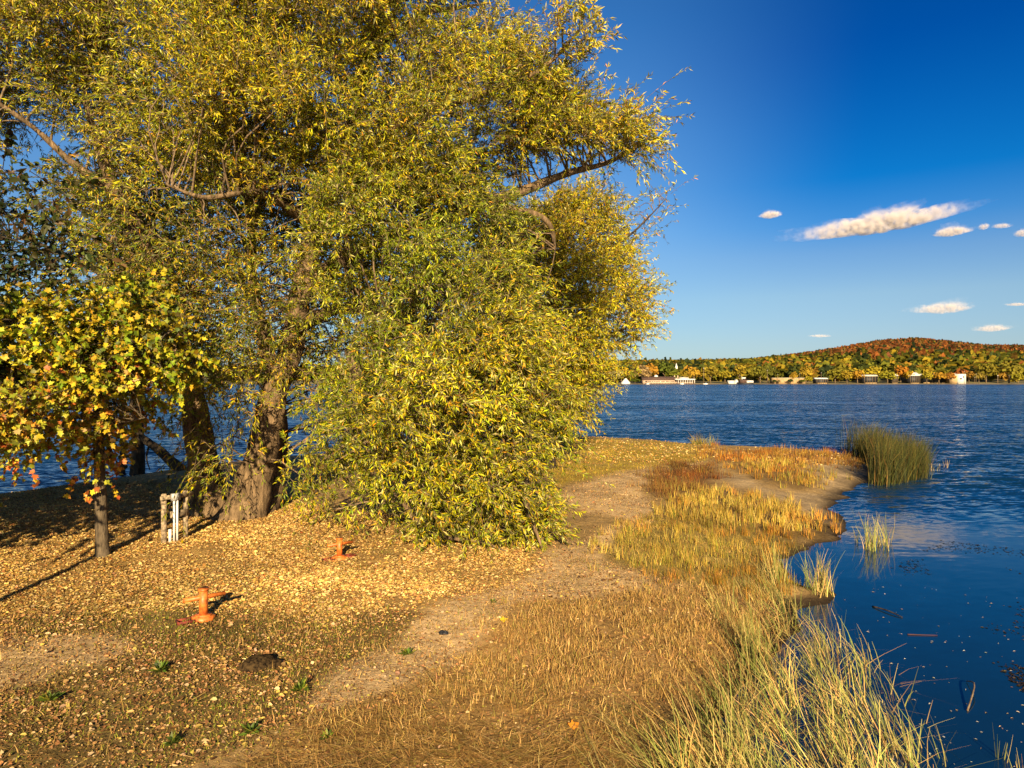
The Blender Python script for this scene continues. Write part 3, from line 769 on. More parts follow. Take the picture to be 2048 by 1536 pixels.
# ------------------------------------------------------------------ small things on the shore
def bollard(px, py, label, group, k=1.0, trays=2):
    b_ = GP(px, py)
    t_ = thing('mooring_bollard', label, 'bollard', b_, group)
    an = R(40); ux = np.array([math.cos(an), math.sin(an), 0])
    c = MB(); c.cyl((0, 0, .06), .066 * k, .066 * k, .40 * k, 20); c.cyl((0, 0, .06 + .40 * k), .082 * k, .082 * k, .03, 20)
    c.build('post', M_ORANGE, t_, smooth=False)
    h = .06 + .29 * k
    MB().tube([-.30 * k * ux + (0, 0, h), .33 * k * ux + (0, 0, h)], .035 * k, 14).build('crossbar', M_ORANGE, t_)
    m = MB(); oc = [(math.cos(a) * .15 * k, math.sin(a) * .15 * k) for a in np.arange(8) * math.pi / 4 + an + math.pi / 8]; oc = [(x * 1.2, y * 1.2) for x, y in oc]
    m.prism(oc, -.03, .062)
    oc2 = [(x * .72, y * .72) for x, y in oc]; m.prism(oc2, .062, .085)
    m.build('base', M_ORANGE, t_)
    for s in ((-1, 1)[:trays]):
        cc = s * ux * .26 * k; T = MB()
        for q in range(4):                                     # a low open tray: floor and four rims
            pass
        T.box((cc[0], cc[1], .005), (.24 * k, .17 * k, .012), an)
        n_ = np.array([-ux[1], ux[0], 0])
        for e in (-1, 1):
            w_ = cc + n_ * e * .085 * k; T.box((w_[0], w_[1], .028), (.26 * k, .016, .05), an)
        w_ = cc + s * ux * .125 * k; T.box((w_[0], w_[1], .028), (.016, .154 * k, .05), an)
        T.build('tray', M_RUST, t_)
bollard(407, 1238, 'orange steel mooring bollard with a crossbar, the nearer and larger of two', 'orange bollards on the bank', 1.05, 1)
bollard(679, 1118, 'orange steel mooring bollard beside the drooping willow skirt, the farther of two', 'orange bollards on the bank', .95, 2)

sp = GP(328, 1085)
sg = thing('sign_frame', 'weathered wooden frame of two posts with a top rail and low plank, in willow shade', 'sign frame', sp)
p2 = GP(371, 1075)
hh = 1.22
for q in (sp, p2):
    MB().box((q[0] - sp[0], q[1] - sp[1], hh / 2 - .03), (.115, .115, hh), .35, .012).build('post', M_POSTWOOD, sg)
dv = (p2 - sp); dv[2] = 0; Ls = np.linalg.norm(dv); an = math.atan2(dv[1], dv[0]); u = dv / Ls; nn = np.array([u[1], -u[0], 0])
c = dv / 2 + nn * .085
MB().box((c[0], c[1], 1.10), (Ls + .3, .045, .10), an, .006).build('top_rail', M_POSTWOOD, sg)
c = dv * .62 + nn * .085
MB().box((c[0], c[1], .66), (Ls * .85, .05, .16), an, .006).build('low_plank', M_POSTWOOD, sg)
c = dv / 2 - nn * .07
MB().box((c[0], c[1], 1.0), (Ls + .1, .035, .14), an, .005).build('back_board', M_BARKD, sg)
eb = sp + u * .20 + nn * .16
ub = thing('electric_box', 'grey electrical box with two white conduits running down the sign frame', 'electric box', eb)
MB().box((0, 0, 1.10), (.21, .09, .17), an, .008).build('box', M_BOX, ub)
for s in (-.04, .045):
    MB().cyl((u[0] * s, u[1] * s, -.03), .026, .026, 1.05, 12).build('conduit', M_CONDUIT, ub)
wp = GP(340, 1084)
MB().cyl((0, 0, -.02), .036, .036, .33, 14).build('pipe_stub', M_CONDUIT).location = wp
tag(bpy.data.objects['pipe_stub'], 'short white pipe stub standing in the leaves by the sign frame', 'pipe')

# unseen tall post, added left of the picture to throw a long thin shadow
po = thing('shadow_post', 'unseen thin grey post just left of the picture, added to cast a long thin shadow', 'post', (-8.75, 5.0, .42))
MB().cyl((0, 0, -.05), .10, .085, 4.3, 12).build('shaft', M_POSTWOOD, po)

def lumpy(name, loc, size, mat, label, cat, n=3, amp=.3):
    import bmesh
    me = bpy.data.meshes.new(name); bm = bmesh.new()
    bmesh.ops.create_icosphere(bm, subdivisions=n + 1, radius=1)
    for v in bm.verts:
        q = np.array(v.co)[None] + loc
        v.co *= 1 + amp * wobble(q * 1.0, 2.2, 3)[0]
        v.co.z = max(v.co.z, -.35)
        v.co = Vector((v.co.x * size[0], v.co.y * size[1], v.co.z * size[2]))
    for f in bm.faces: f.smooth = True
    bm.to_mesh(me); bm.free(); me.materials.append(mat)
    o = bpy.data.objects.new(name, me); COL.objects.link(o); o.location = loc
    return tag(o, label, cat)
M_MUD = plain('dark_mud', (.055, .034, .014), .95, .35, 24, .8, spec=.05, col2=(.007, .005, .004))
q = GP(517, 1334)
o = lumpy('dirt_mound', q + (0, 0, .01), (.29, .19, .14), M_MUD, 'dark brown crusted dirt mound in the leaves, low at the front', 'dirt mound')
o.rotation_euler = (0, 0, R(32))
q = GP(888, 1268)
lumpy('dark_clod', q + (0, 0, .01), (.07, .05, .05), M_BLACK, 'small black clod on the sandy path', 'clod', 2, .5)

def big_leaf(px, py, col, label):
    q = GP(px, py)
    p = np.array([q + (0, 0, .045)]); 
    o = leaves('fallen_leaf', p, np.array([[.7, .5, .12]]), np.array([[-.1, -.55, 1.]]), np.array([.15]), np.array([.145]), np.array([col]), M_LITTER, None, 'maple', tuple(q))
    tag(o, label, 'leaf')
big_leaf(1140, 1462, (.60, .22, .02), 'big orange fallen leaf lying on dry flattened reeds')
big_leaf(1002, 1247, (.62, .42, .02), 'bright yellow fallen leaf at the edge of the dry stubble')

def weed(px, py, r, n, label):
    q = GP(px, py)
    a = rng.uniform(0, 6.28, n); el = rng.uniform(.15, 1.2, n)
    ax_ = np.stack([np.cos(a) * np.cos(el), np.sin(a) * np.cos(el), np.sin(el)], 1)
    pos = q + ax_ * rng.uniform(0, .45, (n, 1)) * r + (0, 0, .02)
    o = leaves('green_weed', pos, ax_, np.array([0, -.3, 1.]) + rng.normal(size=(n, 3)) * .3, r * rng.uniform(.5, 1, n), r * .28 * rng.uniform(.6, 1.2, n),
               pick([(.10, .15, .015), (.20, .22, .02), (.06, .09, .012), (.28, .2, .03)], (4, 3, 2, 1), n), M_LEAF, None, 'lance', tuple(q))
    tag(o, label, 'weed')
weed(600, 1385, .15, 42, 'green weed tuft right below the dark dirt mound')
weed(500, 1470, .13, 40, 'bright green weed low among the brown litter at the picture bottom')
weed(345, 1492, .11, 34, 'small green weed left of the brighter bottom weed')
weed(815, 1312, .12, 30, 'sparse green weed on the pale path near the black clod')
weed(655, 1482, .10, 26, 'small green weed in front of the dry stubble, right of the bright weed')
weed(985, 1208, .10, 20, 'little green weed among the leaves at the edge of the path')
weed(320, 1345, .15, 46, 'dense dark green weed left of the dirt mound')
weed(100, 1405, .14, 42, 'green weed patch near the left edge under the bare dirt')

# ------------------------------------------------------------------ ground cover
def scatter(n, dmin, dmax, pw=1.0, xlim=None):
    u = rng.uniform(0, 1, n)
    d = (dmin ** pw + u * (dmax ** pw - dmin ** pw)) ** (1 / pw)
    x = rng.uniform(-.80, .80, n) * d
    p = np.stack([x, d, gz_at(x, d)], 1)
    return p
def zsel(p, polys, jit=22, soft=22.0):
    px, py = to_px(p); m = np.zeros(len(p), bool)
    for z in polys: m |= zone(px, py, p, z, jit, soft)
    return m & (p[:, 2] > .03)

# fallen leaves
p = scatter(1150000, 6.8, 34, 1.2)
m1 = zsel(p, [Z_LITTER], 26) & ~(zsel(p, [Z_PATH]) & (rng.random(len(p)) < .55))
m2 = zsel(p, [Z_LEFT, Z_PATH, Z_DIRT]) & ~m1
m3 = zsel(p, [Z_TAN, Z_YGRASS]) & ~m1 & ~m2
dens = np.clip(.60 + .6 * wobble(p, 1.4, 3), .10, 1)
r_ = rng.random(len(p))
bare = zsel(p, [Z_DIRT]) | zsel(p, [Z_PATH])
keep = (m1 & (r_ < dens)) | (m2 & (r_ < .34 * dens * np.where(bare, .42, 1))) | (m3 & (r_ < .05 * dens))
dense = m1[keep]
p = p[keep]; n = len(p)
print('LITTER', n)
px, py = to_px(p)
cw = pick([(.60, .40, .13), (.52, .31, .075), (.38, .18, .04), (.58, .40, .155), (.20, .08, .022), (.40, .10, .02)], (32, 28, 16, 14, 10, .5), n, .22)
cd = pick([(.38, .20, .07), (.26, .12, .04), (.52, .33, .16), (.12, .055, .02), (.48, .33, .07)], (28, 24, 18, 18, 12), n, .25)
cc = np.where((dense & (rng.random(n) < .85))[:, None], cw, cd)
cc = np.clip(cc * np.clip(1 + .32 * wobble(p, .8, 3), .55, 1.4)[:, None], .004, .8)
a = rng.uniform(0, 6.28, n)
axv = np.stack([np.cos(a), np.sin(a), rng.uniform(-.25, .3, n)], 1)
nv = norm(rng.normal(size=(n, 3)) * .5 + np.array([0, -.35, 1.]))
p[:, 2] += rng.uniform(.004, .03, n)
sz = np.clip(rng.lognormal(-3.12, .36, n), .018, .11) * np.where(dense, .92, .86)
pc = scatter(230000, 6.8, 16, 1.0); pc = pc[zsel(pc, [Z_LEFT, Z_LITTER, Z_PATH, Z_TAN, Z_DIRT])]; pc = pc[rng.random(len(pc)) < np.clip(.5 + .5 * wobble(pc, 1.9, 3), .08, 1)]
nc = len(pc); ac = rng.uniform(0, 6.28, nc); pc[:, 2] += rng.uniform(.002, .012, nc)             # crumbs and leaf fragments
p = np.vstack([p, pc]); axv = np.vstack([axv, np.stack([np.cos(ac), np.sin(ac), rng.uniform(-.3, .4, nc)], 1)])
nv = np.vstack([nv, norm(rng.normal(size=(nc, 3)) * .5 + np.array([0, -.35, 1.]))]); sz = np.concatenate([sz, rng.uniform(.012, .032, nc)])
cc = np.vstack([cc, pick([(.46, .28, .09), (.30, .15, .045), (.15, .07, .022), (.26, .22, .03), (.55, .38, .17)], (4, 4, 4, 2, 1), nc, .3)])
n = len(p)
pf = scatter(26000, 33, 58); pf = pf[zsel(pf, [Z_YGRASS, Z_PATH, Z_BROWN])]; nf = len(pf); pf[:, 2] += .03
af = rng.uniform(0, 6.28, nf)
p = np.vstack([p, pf]); axv = np.vstack([axv, np.stack([np.cos(af), np.sin(af), rng.uniform(-.2, .4, nf)], 1)])
nv = np.vstack([nv, norm(rng.normal(size=(nf, 3)) * .5 + np.array([0, -.6, 1.]))]); sz = np.concatenate([sz, rng.uniform(.06, .13, nf)])
cc = np.vstack([cc, pick([(.58, .40, .155), (.44, .22, .05), (.26, .11, .03)], (4, 3, 2), nf, .25)]); n = len(p)
tag(leaves('leaf_litter', p, axv, nv, sz, sz * rng.uniform(.3, .8, n), cc, M_LITTER, None, 'ovate'), 'tan and golden fallen leaves scattered over the ground under the willow', 'leaf litter', kind='stuff')

# short grass
p = scatter(420000, 6.8, 60, 1.0)
px, py = to_px(p)
patch = wobble(p + 3.3, .75, 3)
mA = zsel(p, [Z_LEFT]) & ~zsel(p, [Z_DIRT, Z_PATH]) & (patch > rng.uniform(-.7, .5, len(p)))
mB = zsel(p, [Z_LITTER]) & (patch > rng.uniform(-.05, 1.0, len(p)))
mC = zsel(p, [Z_YGRASS]) & (rng.random(len(p)) < np.clip(.45 + .6 * wobble(p, 1.2, 3), .05, 1))
mD = zsel(p, [Z_OLIVE]) & (rng.random(len(p)) < np.clip(.45 + .7 * wobble(p, 1.6, 3), .05, 1))
keep = mA | mB | mC | mD
n = keep.sum()
cg = pick([(.13, .17, .014), (.24, .235, .02), (.32, .24, .045), (.22, .14, .05)], (34, 34, 20, 12), n, .25)
cy = pick([(.30, .215, .022), (.24, .19, .02), (.34, .2, .03), (.2, .12, .03)], (34, 34, 20, 12), n, .25)
co = pick([(.34, .22, .05), (.24, .19, .03), (.42, .27, .08), (.20, .11, .025)], (36, 24, 26, 14), n, .28)
cc = np.where(mD[keep][:, None], co, np.where(mC[keep][:, None], cy, cg))
hgt_ = np.where(mD[keep], rng.uniform(.04, .14, n), np.where(mC[keep], rng.uniform(.05, .13, n), rng.uniform(.025, .075, n)))
p = p[keep]
dv = np.stack([rng.normal(size=n) * .45, rng.normal(size=n) * .45, np.ones(n)], 1)
bend = np.stack([rng.normal(size=n) * .3, rng.normal(size=n) * .3, -rng.uniform(0, .4, n)], 1)
wd = np.where(mC[keep], .016, .008) * (1 + p[:, 1] / 40)
print('GRASS', n)
cc = np.clip(cc * np.clip(1 + .55 * wobble(p, 1.7, 3) + .25 * wobble(p, .5, 2), .35, 1.7)[:, None], .004, .8)
tag(blades('grass', p, dv, hgt_, wd, bend, 2, cc, M_DRY), 'short olive and yellow grass growing through the leaf litter and along the point', 'grass', kind='stuff')

# dry cut stubble of rushes
p = scatter(520000, 6.8, 26, 1.0)
mT = zsel(p, [Z_TAN]) & ~(zsel(p, [Z_PATH]) & (rng.random(len(p)) < .85))
tuft = wobble(p, 2.4, 3)
mT &= ~(zsel(p, [Z_MUD]) & (rng.random(len(p)) < .7))
mT |= zsel(p, [Z_PATH, Z_DIRT, Z_LEFT]) & (rng.random(len(p)) < .07)
keep = mT & (rng.random(len(p)) < np.clip(.5 + .8 * tuft, .06, 1))
p = p[keep]; n = len(p); px, py = to_px(p)
lie = np.clip((py - 1330) / 260, 0, .75) + .22
lying = rng.random(n) < lie
h = np.where(lying, rng.uniform(.14, .42, n), rng.uniform(.05, .17, n))
sw = norm(np.stack([1 + .9 * rng.normal(size=n), .5 * np.sin(p[:, 0] * 1.3) + .7 * rng.normal(size=n), np.zeros(n)], 1)) * rng.choice([-1, 1], n, p=[.4, .6])[:, None]
dv = np.where(lying[:, None], sw + np.array([0, 0, 1.]) * rng.uniform(.02, .32, n)[:, None], np.stack([rng.normal(size=n) * .28, rng.normal(size=n) * .28, np.ones(n)], 1))
bend = np.stack([rng.normal(size=n) * .15, rng.normal(size=n) * .15, -rng.uniform(0, .2, n)], 1)
cc = pick([(.44, .26, .075), (.33, .19, .05), (.54, .35, .12), (.18, .09, .025), (.27, .21, .04)], (30, 28, 18, 18, 9), n, .25)
p[:, 2] += np.where(lying, rng.uniform(.0, .05, n), -.005)
print('STUBBLE', n)
tag(blades('reed_stubble', p, dv, h, rng.uniform(.007, .015, n), bend, 2, cc, M_DRY), 'dry tan rush stubble and flattened stems covering the low shore', 'reed stubble', kind='stuff')

# taller golden sedge tufts on the point
def tufts(n_t, polys, dmin, dmax, per, hmin, hmax, palette, wts, spread, wdt):
    q = scatter(n_t * 14, dmin, dmax, 1.6)
    q = q[zsel(q, polys, 8)][:n_t]
    b_ = np.repeat(q, per, 0); n_ = len(b_)
    b_[:, :2] += rng.normal(size=(n_, 2)) * spread
    b_[:, 2] = gz_at(b_[:, 0], b_[:, 1]) - .01
    hs = np.repeat(rng.uniform(.7, 1.15, len(q)), per) * rng.uniform(hmin, hmax, n_)
    dv_ = np.stack([rng.normal(size=n_) * .13, rng.normal(size=n_) * .13, np.ones(n_)], 1)
    bd = np.stack([rng.normal(size=n_) * .12, rng.normal(size=n_) * .12, -rng.uniform(0, .12, n_)], 1)
    tone = np.repeat(rng.uniform(.75, 1.25, len(q)), per)[:, None]
    return b_, dv_, hs, wdt * rng.uniform(.7, 1.3, n_), bd, pick(palette, wts, n_, .2) * tone
gold = [(.44, .28, .045), (.34, .22, .03), (.50, .36, .09), (.20, .19, .02), (.24, .11, .025)]
A = [tufts(330, [Z_GOLD1], 17, 26, 13, .14, .40, gold, (34, 24, 18, 14, 10), .055, .018),
     tufts(330, [Z_GOLD2], 24, 40, 12, .15, .40, gold, (24, 24, 8, 22, 22), .09, .022),
     tufts(360, [Z_BROWN], 30, 48, 12, .15, .40, [(.30, .14, .022), (.38, .22, .03), (.16, .07, .018)], (4, 3, 2), .12, .024),
     tufts(330, [Z_BRUSH], 20, 36, 26, .15, .42, [(.16, .07, .018), (.22, .11, .02), (.09, .045, .014), (.2, .15, .03)], (4, 3, 3, 2), .14, .014),
     tufts(300, [Z_OLIVE], 13, 22, 14, .12, .34, gold, (24, 24, 8, 34, 10), .07, .011)]
A = [np.concatenate([a_[k] for a_ in A]) for k in range(6)]
print('SEDGE', len(A[0]))
A[5] = np.clip(A[5] * np.clip(1 + .5 * wobble(A[0], 1.1, 3), .4, 1.6)[:, None] * np.where((wobble(A[0] + 9, .8, 2) > .25)[:, None], (1.0, .72, .6), 1.0), .004, .8)
tag(blades('sedge', A[0], A[1], A[2], A[3], A[4], 2, A[5], M_DRY), 'golden brown sedge tufts standing on the sandy point', 'sedge', kind='stuff')

# rushes along the water
def in_px_poly(n_, poly, water=True):
    xs = [q[0] for q in poly]; ys = [q[1] for q in poly]; out = []
    while len(out) < n_:
        x = rng.uniform(min(xs), max(xs), n_); y = rng.uniform(min(ys), max(ys), n_)
        k = inpoly(x, y, poly)
        out += list(zip(x[k], y[k]))
    out = np.array(out[:n_])
    d = CZ * F / (out[:, 1] - HY); x = (out[:, 0] - CX) / F * d
    z = np.maximum(gz_at(x, d), -.12)
    return np.stack([x, d, z], 1)
green_r = [(.21, .22, .045), (.32, .27, .075), (.46, .33, .11), (.13, .15, .03), (.50, .30, .09), (.22, .12, .04)]
def rush_mass(n_t, poly, per, hmin, hmax, lean, lsd, wd_, wts, spread=.10, bend=.35, pal_=None, hslope=None):
    q = in_px_poly(n_t, poly)
    b_ = np.repeat(q, per, 0); n_ = len(b_)
    b_[:, :2] += rng.normal(size=(n_, 2)) * spread
    b_[:, 2] = np.maximum(gz_at(b_[:, 0], b_[:, 1]), -.12) - .01
    tl = np.repeat(rng.normal(size=(n_t, 2)) * lsd * .6, per, 0)
    dv_ = np.stack([lean[0] + tl[:, 0] + rng.normal(size=n_) * lsd, lean[1] + tl[:, 1] + rng.normal(size=n_) * lsd, np.ones(n_)], 1)
    h_ = rng.uniform(hmin, hmax, n_)
    if hslope: h_ = h_ * np.interp(to_px(b_)[0], [hslope[0], hslope[1]], [hslope[2], hslope[3]])
    bd = np.stack([lean[0] * .5 + rng.normal(size=n_) * bend * .5, lean[1] * .5 + rng.normal(size=n_) * bend * .5, -np.abs(rng.normal(size=n_)) * bend * .5], 1)
    return b_, dv_, h_, wd_ * rng.uniform(.7, 1.3, n_), bd, pick(pal_ or green_r, wts, n_, .22)
Z_R1 = [(1330, 1640), (1440, 1440), (1500, 1330), (1540, 1240), (1600, 1225), (1660, 1255), (1735, 1310), (1795, 1400), (1840, 1520), (1860, 1640)]
Z_R2 = [(1180, 1640), (1280, 1500), (1400, 1400), (1480, 1340), (1560, 1420), (1560, 1640)]
Z_R3 = [(1450, 1180), (1570, 1150), (1600, 1220), (1590, 1300), (1480, 1330), (1430, 1260)]
A = [rush_mass(125, Z_R1, 12, .35, .95, (-.20, .10), .20, .016, (30, 26, 18, 12, 10, 6), .11),
     rush_mass(38, Z_R2, 16, .25, .75, (-.45, .25), .35, .013, (16, 26, 26, 6, 16, 10), .13, .6),
     rush_mass(42, Z_R3, 12, .2, .55, (-.12, .1), .2, .010, (26, 24, 22, 12, 10, 6), .09),
     rush_mass(110, Z_R1, 8, .3, .7, (.5, -.1), .7, .014, (4, 8, 26, 4, 30, 26), .14, .8)]
A = [np.concatenate([a_[k] for a_ in A]) for k in range(6)]
A[5] = np.clip(A[5] * np.clip(1 + .55 * wobble(A[0], 1.5, 3), .35, 1.6)[:, None], .004, .8)
print('RUSH', len(A[0]))
tag(blades('rushes', A[0], A[1], A[2], A[3], A[4], 3, A[5], M_DRY), 'tangled green and straw rushes fringing the dark water', 'rushes', kind='stuff')

def clump_plant(name, label, cat, px, py, n_t, poly, per, hmin, hmax, lean, lsd, wd_, wts, spread, bend, palette=None, group=None, hslope=None):
    q = GP(px, py, True)
    b_, dv_, h_, w_, bd, c_ = rush_mass(n_t, poly, per, hmin, hmax, lean, lsd, wd_, wts, spread, bend, palette, hslope)
    o = blades(name, b_, dv_, h_, w_, bd, 4, c_, M_DRY, None, tuple(q))
    return tag(o, label, cat, group, 'stuff' if name == 'reed_stump' else None)
clump_plant('reed_bed', 'tall dark green reed bed bent by wind, standing in the lake off the point', 'reeds', 1790, 950, 520,
            [(1668, 902), (1720, 917), (1752, 940), (1742, 975), (1800, 968), (1852, 955), (1850, 930), (1790, 915), (1720, 900)], 9, 1.1, 2.3, (.10, .02), .06, .024,
            (10, 10, 8, 5, 2), .16, .3, [(.040, .046, .010), (.07, .066, .012), (.020, .024, .006), (.13, .10, .02), (.16, .085, .02)], None, (1690, 1850, 1.12, .80))
clump_plant('reed_clump', 'small sunlit reed clump standing in the shallows below the point', 'reeds', 1745, 1100, 14,
            [(1705, 1085), (1775, 1085), (1780, 1102), (1720, 1104)], 9, .35, 1.15, (.0, .0), .12, .018, (30, 30, 12, 10, 8, 3), .05, .2)
clump_plant('reed_clump', 'leafy reed clump on a muddy hummock at the inlet mouth', 'reeds', 1640, 1195, 16,
            [(1610, 1170), (1668, 1180), (1672, 1202), (1620, 1200)], 10, .3, .95, (.02, 0), .16, .015, (30, 26, 16, 10, 12, 5), .05, .25)
clump_plant('reed_clump', 'upright bright reed clump rising out of the stubble left of the inlet', 'reeds', 1555, 1180, 10,
            [(1545, 1165), (1572, 1165), (1572, 1190), (1545, 1190)], 9, .4, .95, (0, 0), .10, .013, (36, 30, 12, 10, 8, 3), .05, .15)
clump_plant('reed_clump', 'tall slim reed clump in the rushes farther down the bank', 'reeds', 1495, 1340, 10,
            [(1475, 1320), (1525, 1320), (1530, 1350), (1480, 1350)], 9, .45, 1.0, (-.02, 0), .12, .012, (36, 30, 12, 10, 8, 3), .05, .15)
clump_plant('rush_stem', 'three thin green stems alone in the black water near the bottom corner', 'reeds', 1895, 1525, 2,
            [(1885, 1515), (1900, 1515), (1900, 1530)], 3, .45, .75, (-.15, 0), .12, .010, (30, 30, 6, 10, 4, 1), .03, .1)
clump_plant('rush_stem', 'pair of short bright stems in the water below the broken stem', 'reeds', 1998, 1520, 2,
            [(1993, 1510), (2006, 1510), (2000, 1525)], 4, .3, .55, (.04, 0), .10, .011, (40, 20, 6, 20, 2, 1), .02, .1)
clump_plant('rush_stem', 'little stem tuft in the corner of the dark water', 'reeds', 2040, 1545, 2,
            [(2034, 1535), (2046, 1535), (2040, 1550)], 5, .25, .5, (0, 0), .18, .010, (30, 30, 6, 10, 4, 1), .03, .15)
clump_plant('reed_stump', 'faint sparse stems in open water right of the tall reed bed', 'reeds', 1880, 938, 6,
            [(1862, 932), (1900, 930), (1895, 942), (1865, 944)], 4, .2, .6, (0, 0), .15, .02, (1, 1, 20, 1, 12, 10), .1, .1)

clump_plant('low_bush', 'small yellowish bush on the far tip of the grassy point by the water', 'bush', 1408, 893, 9,
            [(1385, 888), (1432, 892), (1432, 898), (1385, 896)], 24, .4, 1.15, (0, 0), .35, .03, (30, 30, 12, 10, 8), .16, .4, [(.22, .2, .03), (.32, .24, .04), (.14, .12, .02), (.34, .18, .03), (.1, .07, .02)])
# things afloat
def afloat(n_, poly, smin, smax, pal_, w_, name, label, cat, ratio=.45):
    q = in_px_poly(n_, poly); q = q[gz_at(q[:, 0], q[:, 1]) < -.01]; n_ = len(q)
    q[:, 2] = .006
    a_ = rng.uniform(0, 6.28, n_); s_ = rng.uniform(smin, smax, n_)
    o = leaves(name, q, np.stack([np.cos(a_), np.sin(a_), 0 * a_], 1), np.array([0, 0, 1.]) + rng.normal(size=(n_, 3)) * .05, s_, s_ * ratio * rng.uniform(.6, 1.4, n_), pick(pal_, w_, n_, .25), M_LITTER, None, 'ovate')
    tag(o, label, cat, kind='stuff')
afloat(190, [(1560, 1240), (1800, 1160), (2060, 1180), (2060, 1560), (1650, 1560)], .02, .055, [(.5, .42, .3), (.4, .27, .12), (.6, .55, .45)], (4, 3, 2), 'floating_leaves', 'pale fallen leaves floating on the dark still water', 'floating leaves')
Z_W = [(1880, 1080), (2060, 1100), (2060, 1400), (1960, 1300), (1830, 1200), (1700, 1170), (1800, 1130)]
q = in_px_poly(5200, Z_W)
k = wobble(q + 5, .9, 3) > rng.uniform(-.1, .7, len(q)); q = q[k]; q[:, 2] = .004; n = len(q)
a = rng.uniform(0, 6.28, n); s_ = rng.uniform(.025, .075, n)
tag(leaves('floating_weed', q, np.stack([np.cos(a), np.sin(a), 0 * a], 1), np.array([0, 0, 1.]) + rng.normal(size=(n, 3)) * .08, s_, s_ * .5, pick([(.018, .014, .010), (.04, .022, .012), (.10, .07, .02)], (6, 3, 1), n), M_LITTER, None, 'ovate'),
    'dark specks of floating pond weed drifting across the calm inlet', 'pond weed', kind='stuff')
def stick(x0, y0, x1, y1, r, label, mat, kink=None):
    a_ = GP(x0, y0, True); b_ = GP(x1, y1, True)
    mid = (a_ + b_) / 2 + rng.normal(size=3) * .02
    if kink is not None: mid = GP(*kink, True) + (0, 0, .10)
    path = spline([a_, mid, b_], 8) + (0, 0, .012)
    o = MB().tube(path, np.linspace(r, r * .6, 8), 8).build('floating_stick', mat, None, tuple(a_), True)
    tag(o, label, 'stick')
stick(1745, 1214, 1805, 1236, .016, 'dark straight stick floating on the still inlet', M_BARKD)
stick(1815, 1270, 1875, 1272, .010, 'thin dark reddish stick floating right of the rushes', M_DARKRED)
stick(1935, 1423, 1933, 1364, .012, 'pale bent reed stem snapped over in the black water', M_PALETWIG, (1949, 1385))

# ------------------------------------------------------------------ far shore
SKY = [(-2600, 735), (-600, 735), (300, 730), (900, 722), (1240, 716), (1400, 715), (1500, 712), (1560, 706), (1640, 696), (1700, 686), (1760, 676), (1830, 671), (1890, 676), (1960, 684), (2048, 686), (2200, 690), (2600, 712), (4600, 730)]
sx_, sy_ = zip(*SKY)
D0, D1 = 640.0, 2000.0
def hill_h(px, d):
    top = (HY - np.interp(px, sx_, sy_)) / F * D1 + CZ - 21.0
    t_ = np.clip((d - D0 - 40) / (D1 - D0 - 40), 0, 1)
    s_ = t_ * t_ * (3 - 2 * t_)
    prof = .35 * t_ + .65 * s_
    back = np.clip((d - D1) / 900, 0, 1)
    sh = np.clip((d - D0) / 8, -1, 1)
    return np.where(d > D0, 0.25 + 2.0 * np.clip((d - 648) / 60, 0, 1) + top * prof * (1 - .6 * back), 0) * np.clip(sh, 0, 1) - .8 * np.clip(-sh, 0, 1)
hp = np.concatenate([np.linspace(-2600, 900, 60), np.linspace(920, 2200, 220), np.linspace(2230, 4600, 40)])
hd = np.concatenate([np.linspace(625, 700, 26), np.linspace(710, 3000, 60)])
hpx, hdd = np.meshgrid(hp, hd)
shore_w = 3 * np.sin(hpx * .013) + 2 * np.sin(hpx * .041)
hdd = hdd + shore_w
hz = hill_h(hpx, hdd - shore_w) 
hv = np.stack([(hpx - CX) / F * hdd, hdd, hz], -1)
ny, nx = hpx.shape
ii = (np.arange(ny - 1)[:, None] * nx + np.arange(nx - 1)[None]).ravel()
hq = np.stack([ii, ii + 1, ii + nx + 1, ii + nx], 1)
M_HILL = plain('hill_grass', (.16, .13, .04), .95, .3, .02, col2=(.07, .06, .02))
tag(np_mesh('hills', hv.reshape(-1, 3), hq, M_HILL, None, None, True), kind='structure')
# pale beach strip along the far water line
bp_ = np.linspace(1100, 2300, 160)
lo = np.stack([(bp_ - CX) / F * 641, np.full_like(bp_, 641.0) + 3 * np.sin(bp_ * .013) + 2 * np.sin(bp_ * .041), np.full_like(bp_, .10)], 1)
hi_ = lo.copy(); hi_[:, 1] += 9; hi_[:, 2] = .42
i = np.arange(len(bp_) - 1)
tag(np_mesh('beach', np.vstack([lo, hi_]), np.stack([i, i + 1, i + 1 + len(bp_), i + len(bp_)], 1), plain('beach_sand', (.33, .24, .15), .95, .35, .06, col2=(.16, .12, .04))), kind='structure')

def crown_quads(n, aspect=1.0, q=.34, rng_=rng):
    """leafy lobed crown of unit radius: many small faces over several lobes"""
    V, A, N_, L_, C_ = [], [], [], [], []
    nl = 9
    lob = norm(rng_.normal(size=(nl, 3))) * rng_.uniform(.25, .55, (nl, 1)); lob[:, 2] = np.abs(lob[:, 2]) * 1.1 - .15
    lob[0] = 0; lr = rng_.uniform(.40, .58, nl); lr[0] = .68
    k = rng_.integers(0, nl, n)
    u_ = norm(rng_.normal(size=(n, 3))); u_[:, 2] = np.where(u_[:, 2] < -.5, -u_[:, 2], u_[:, 2])
    pos = lob[k] + u_ * lr[k][:, None] * rng_.uniform(.82, 1.08, (n, 1))
    return pos, u_
def lump(n, q, seed):
    g = np.random.default_rng(seed)
    pos, u_ = crown_quads(n, rng_=g)
    nm = norm(u_ + g.normal(size=(n, 3)) * .45)
    ax_ = np.cross(nm, g.normal(size=(n, 3)))
    return pos, norm(ax_), nm, g.uniform(.6, 1.3, n) * q, g

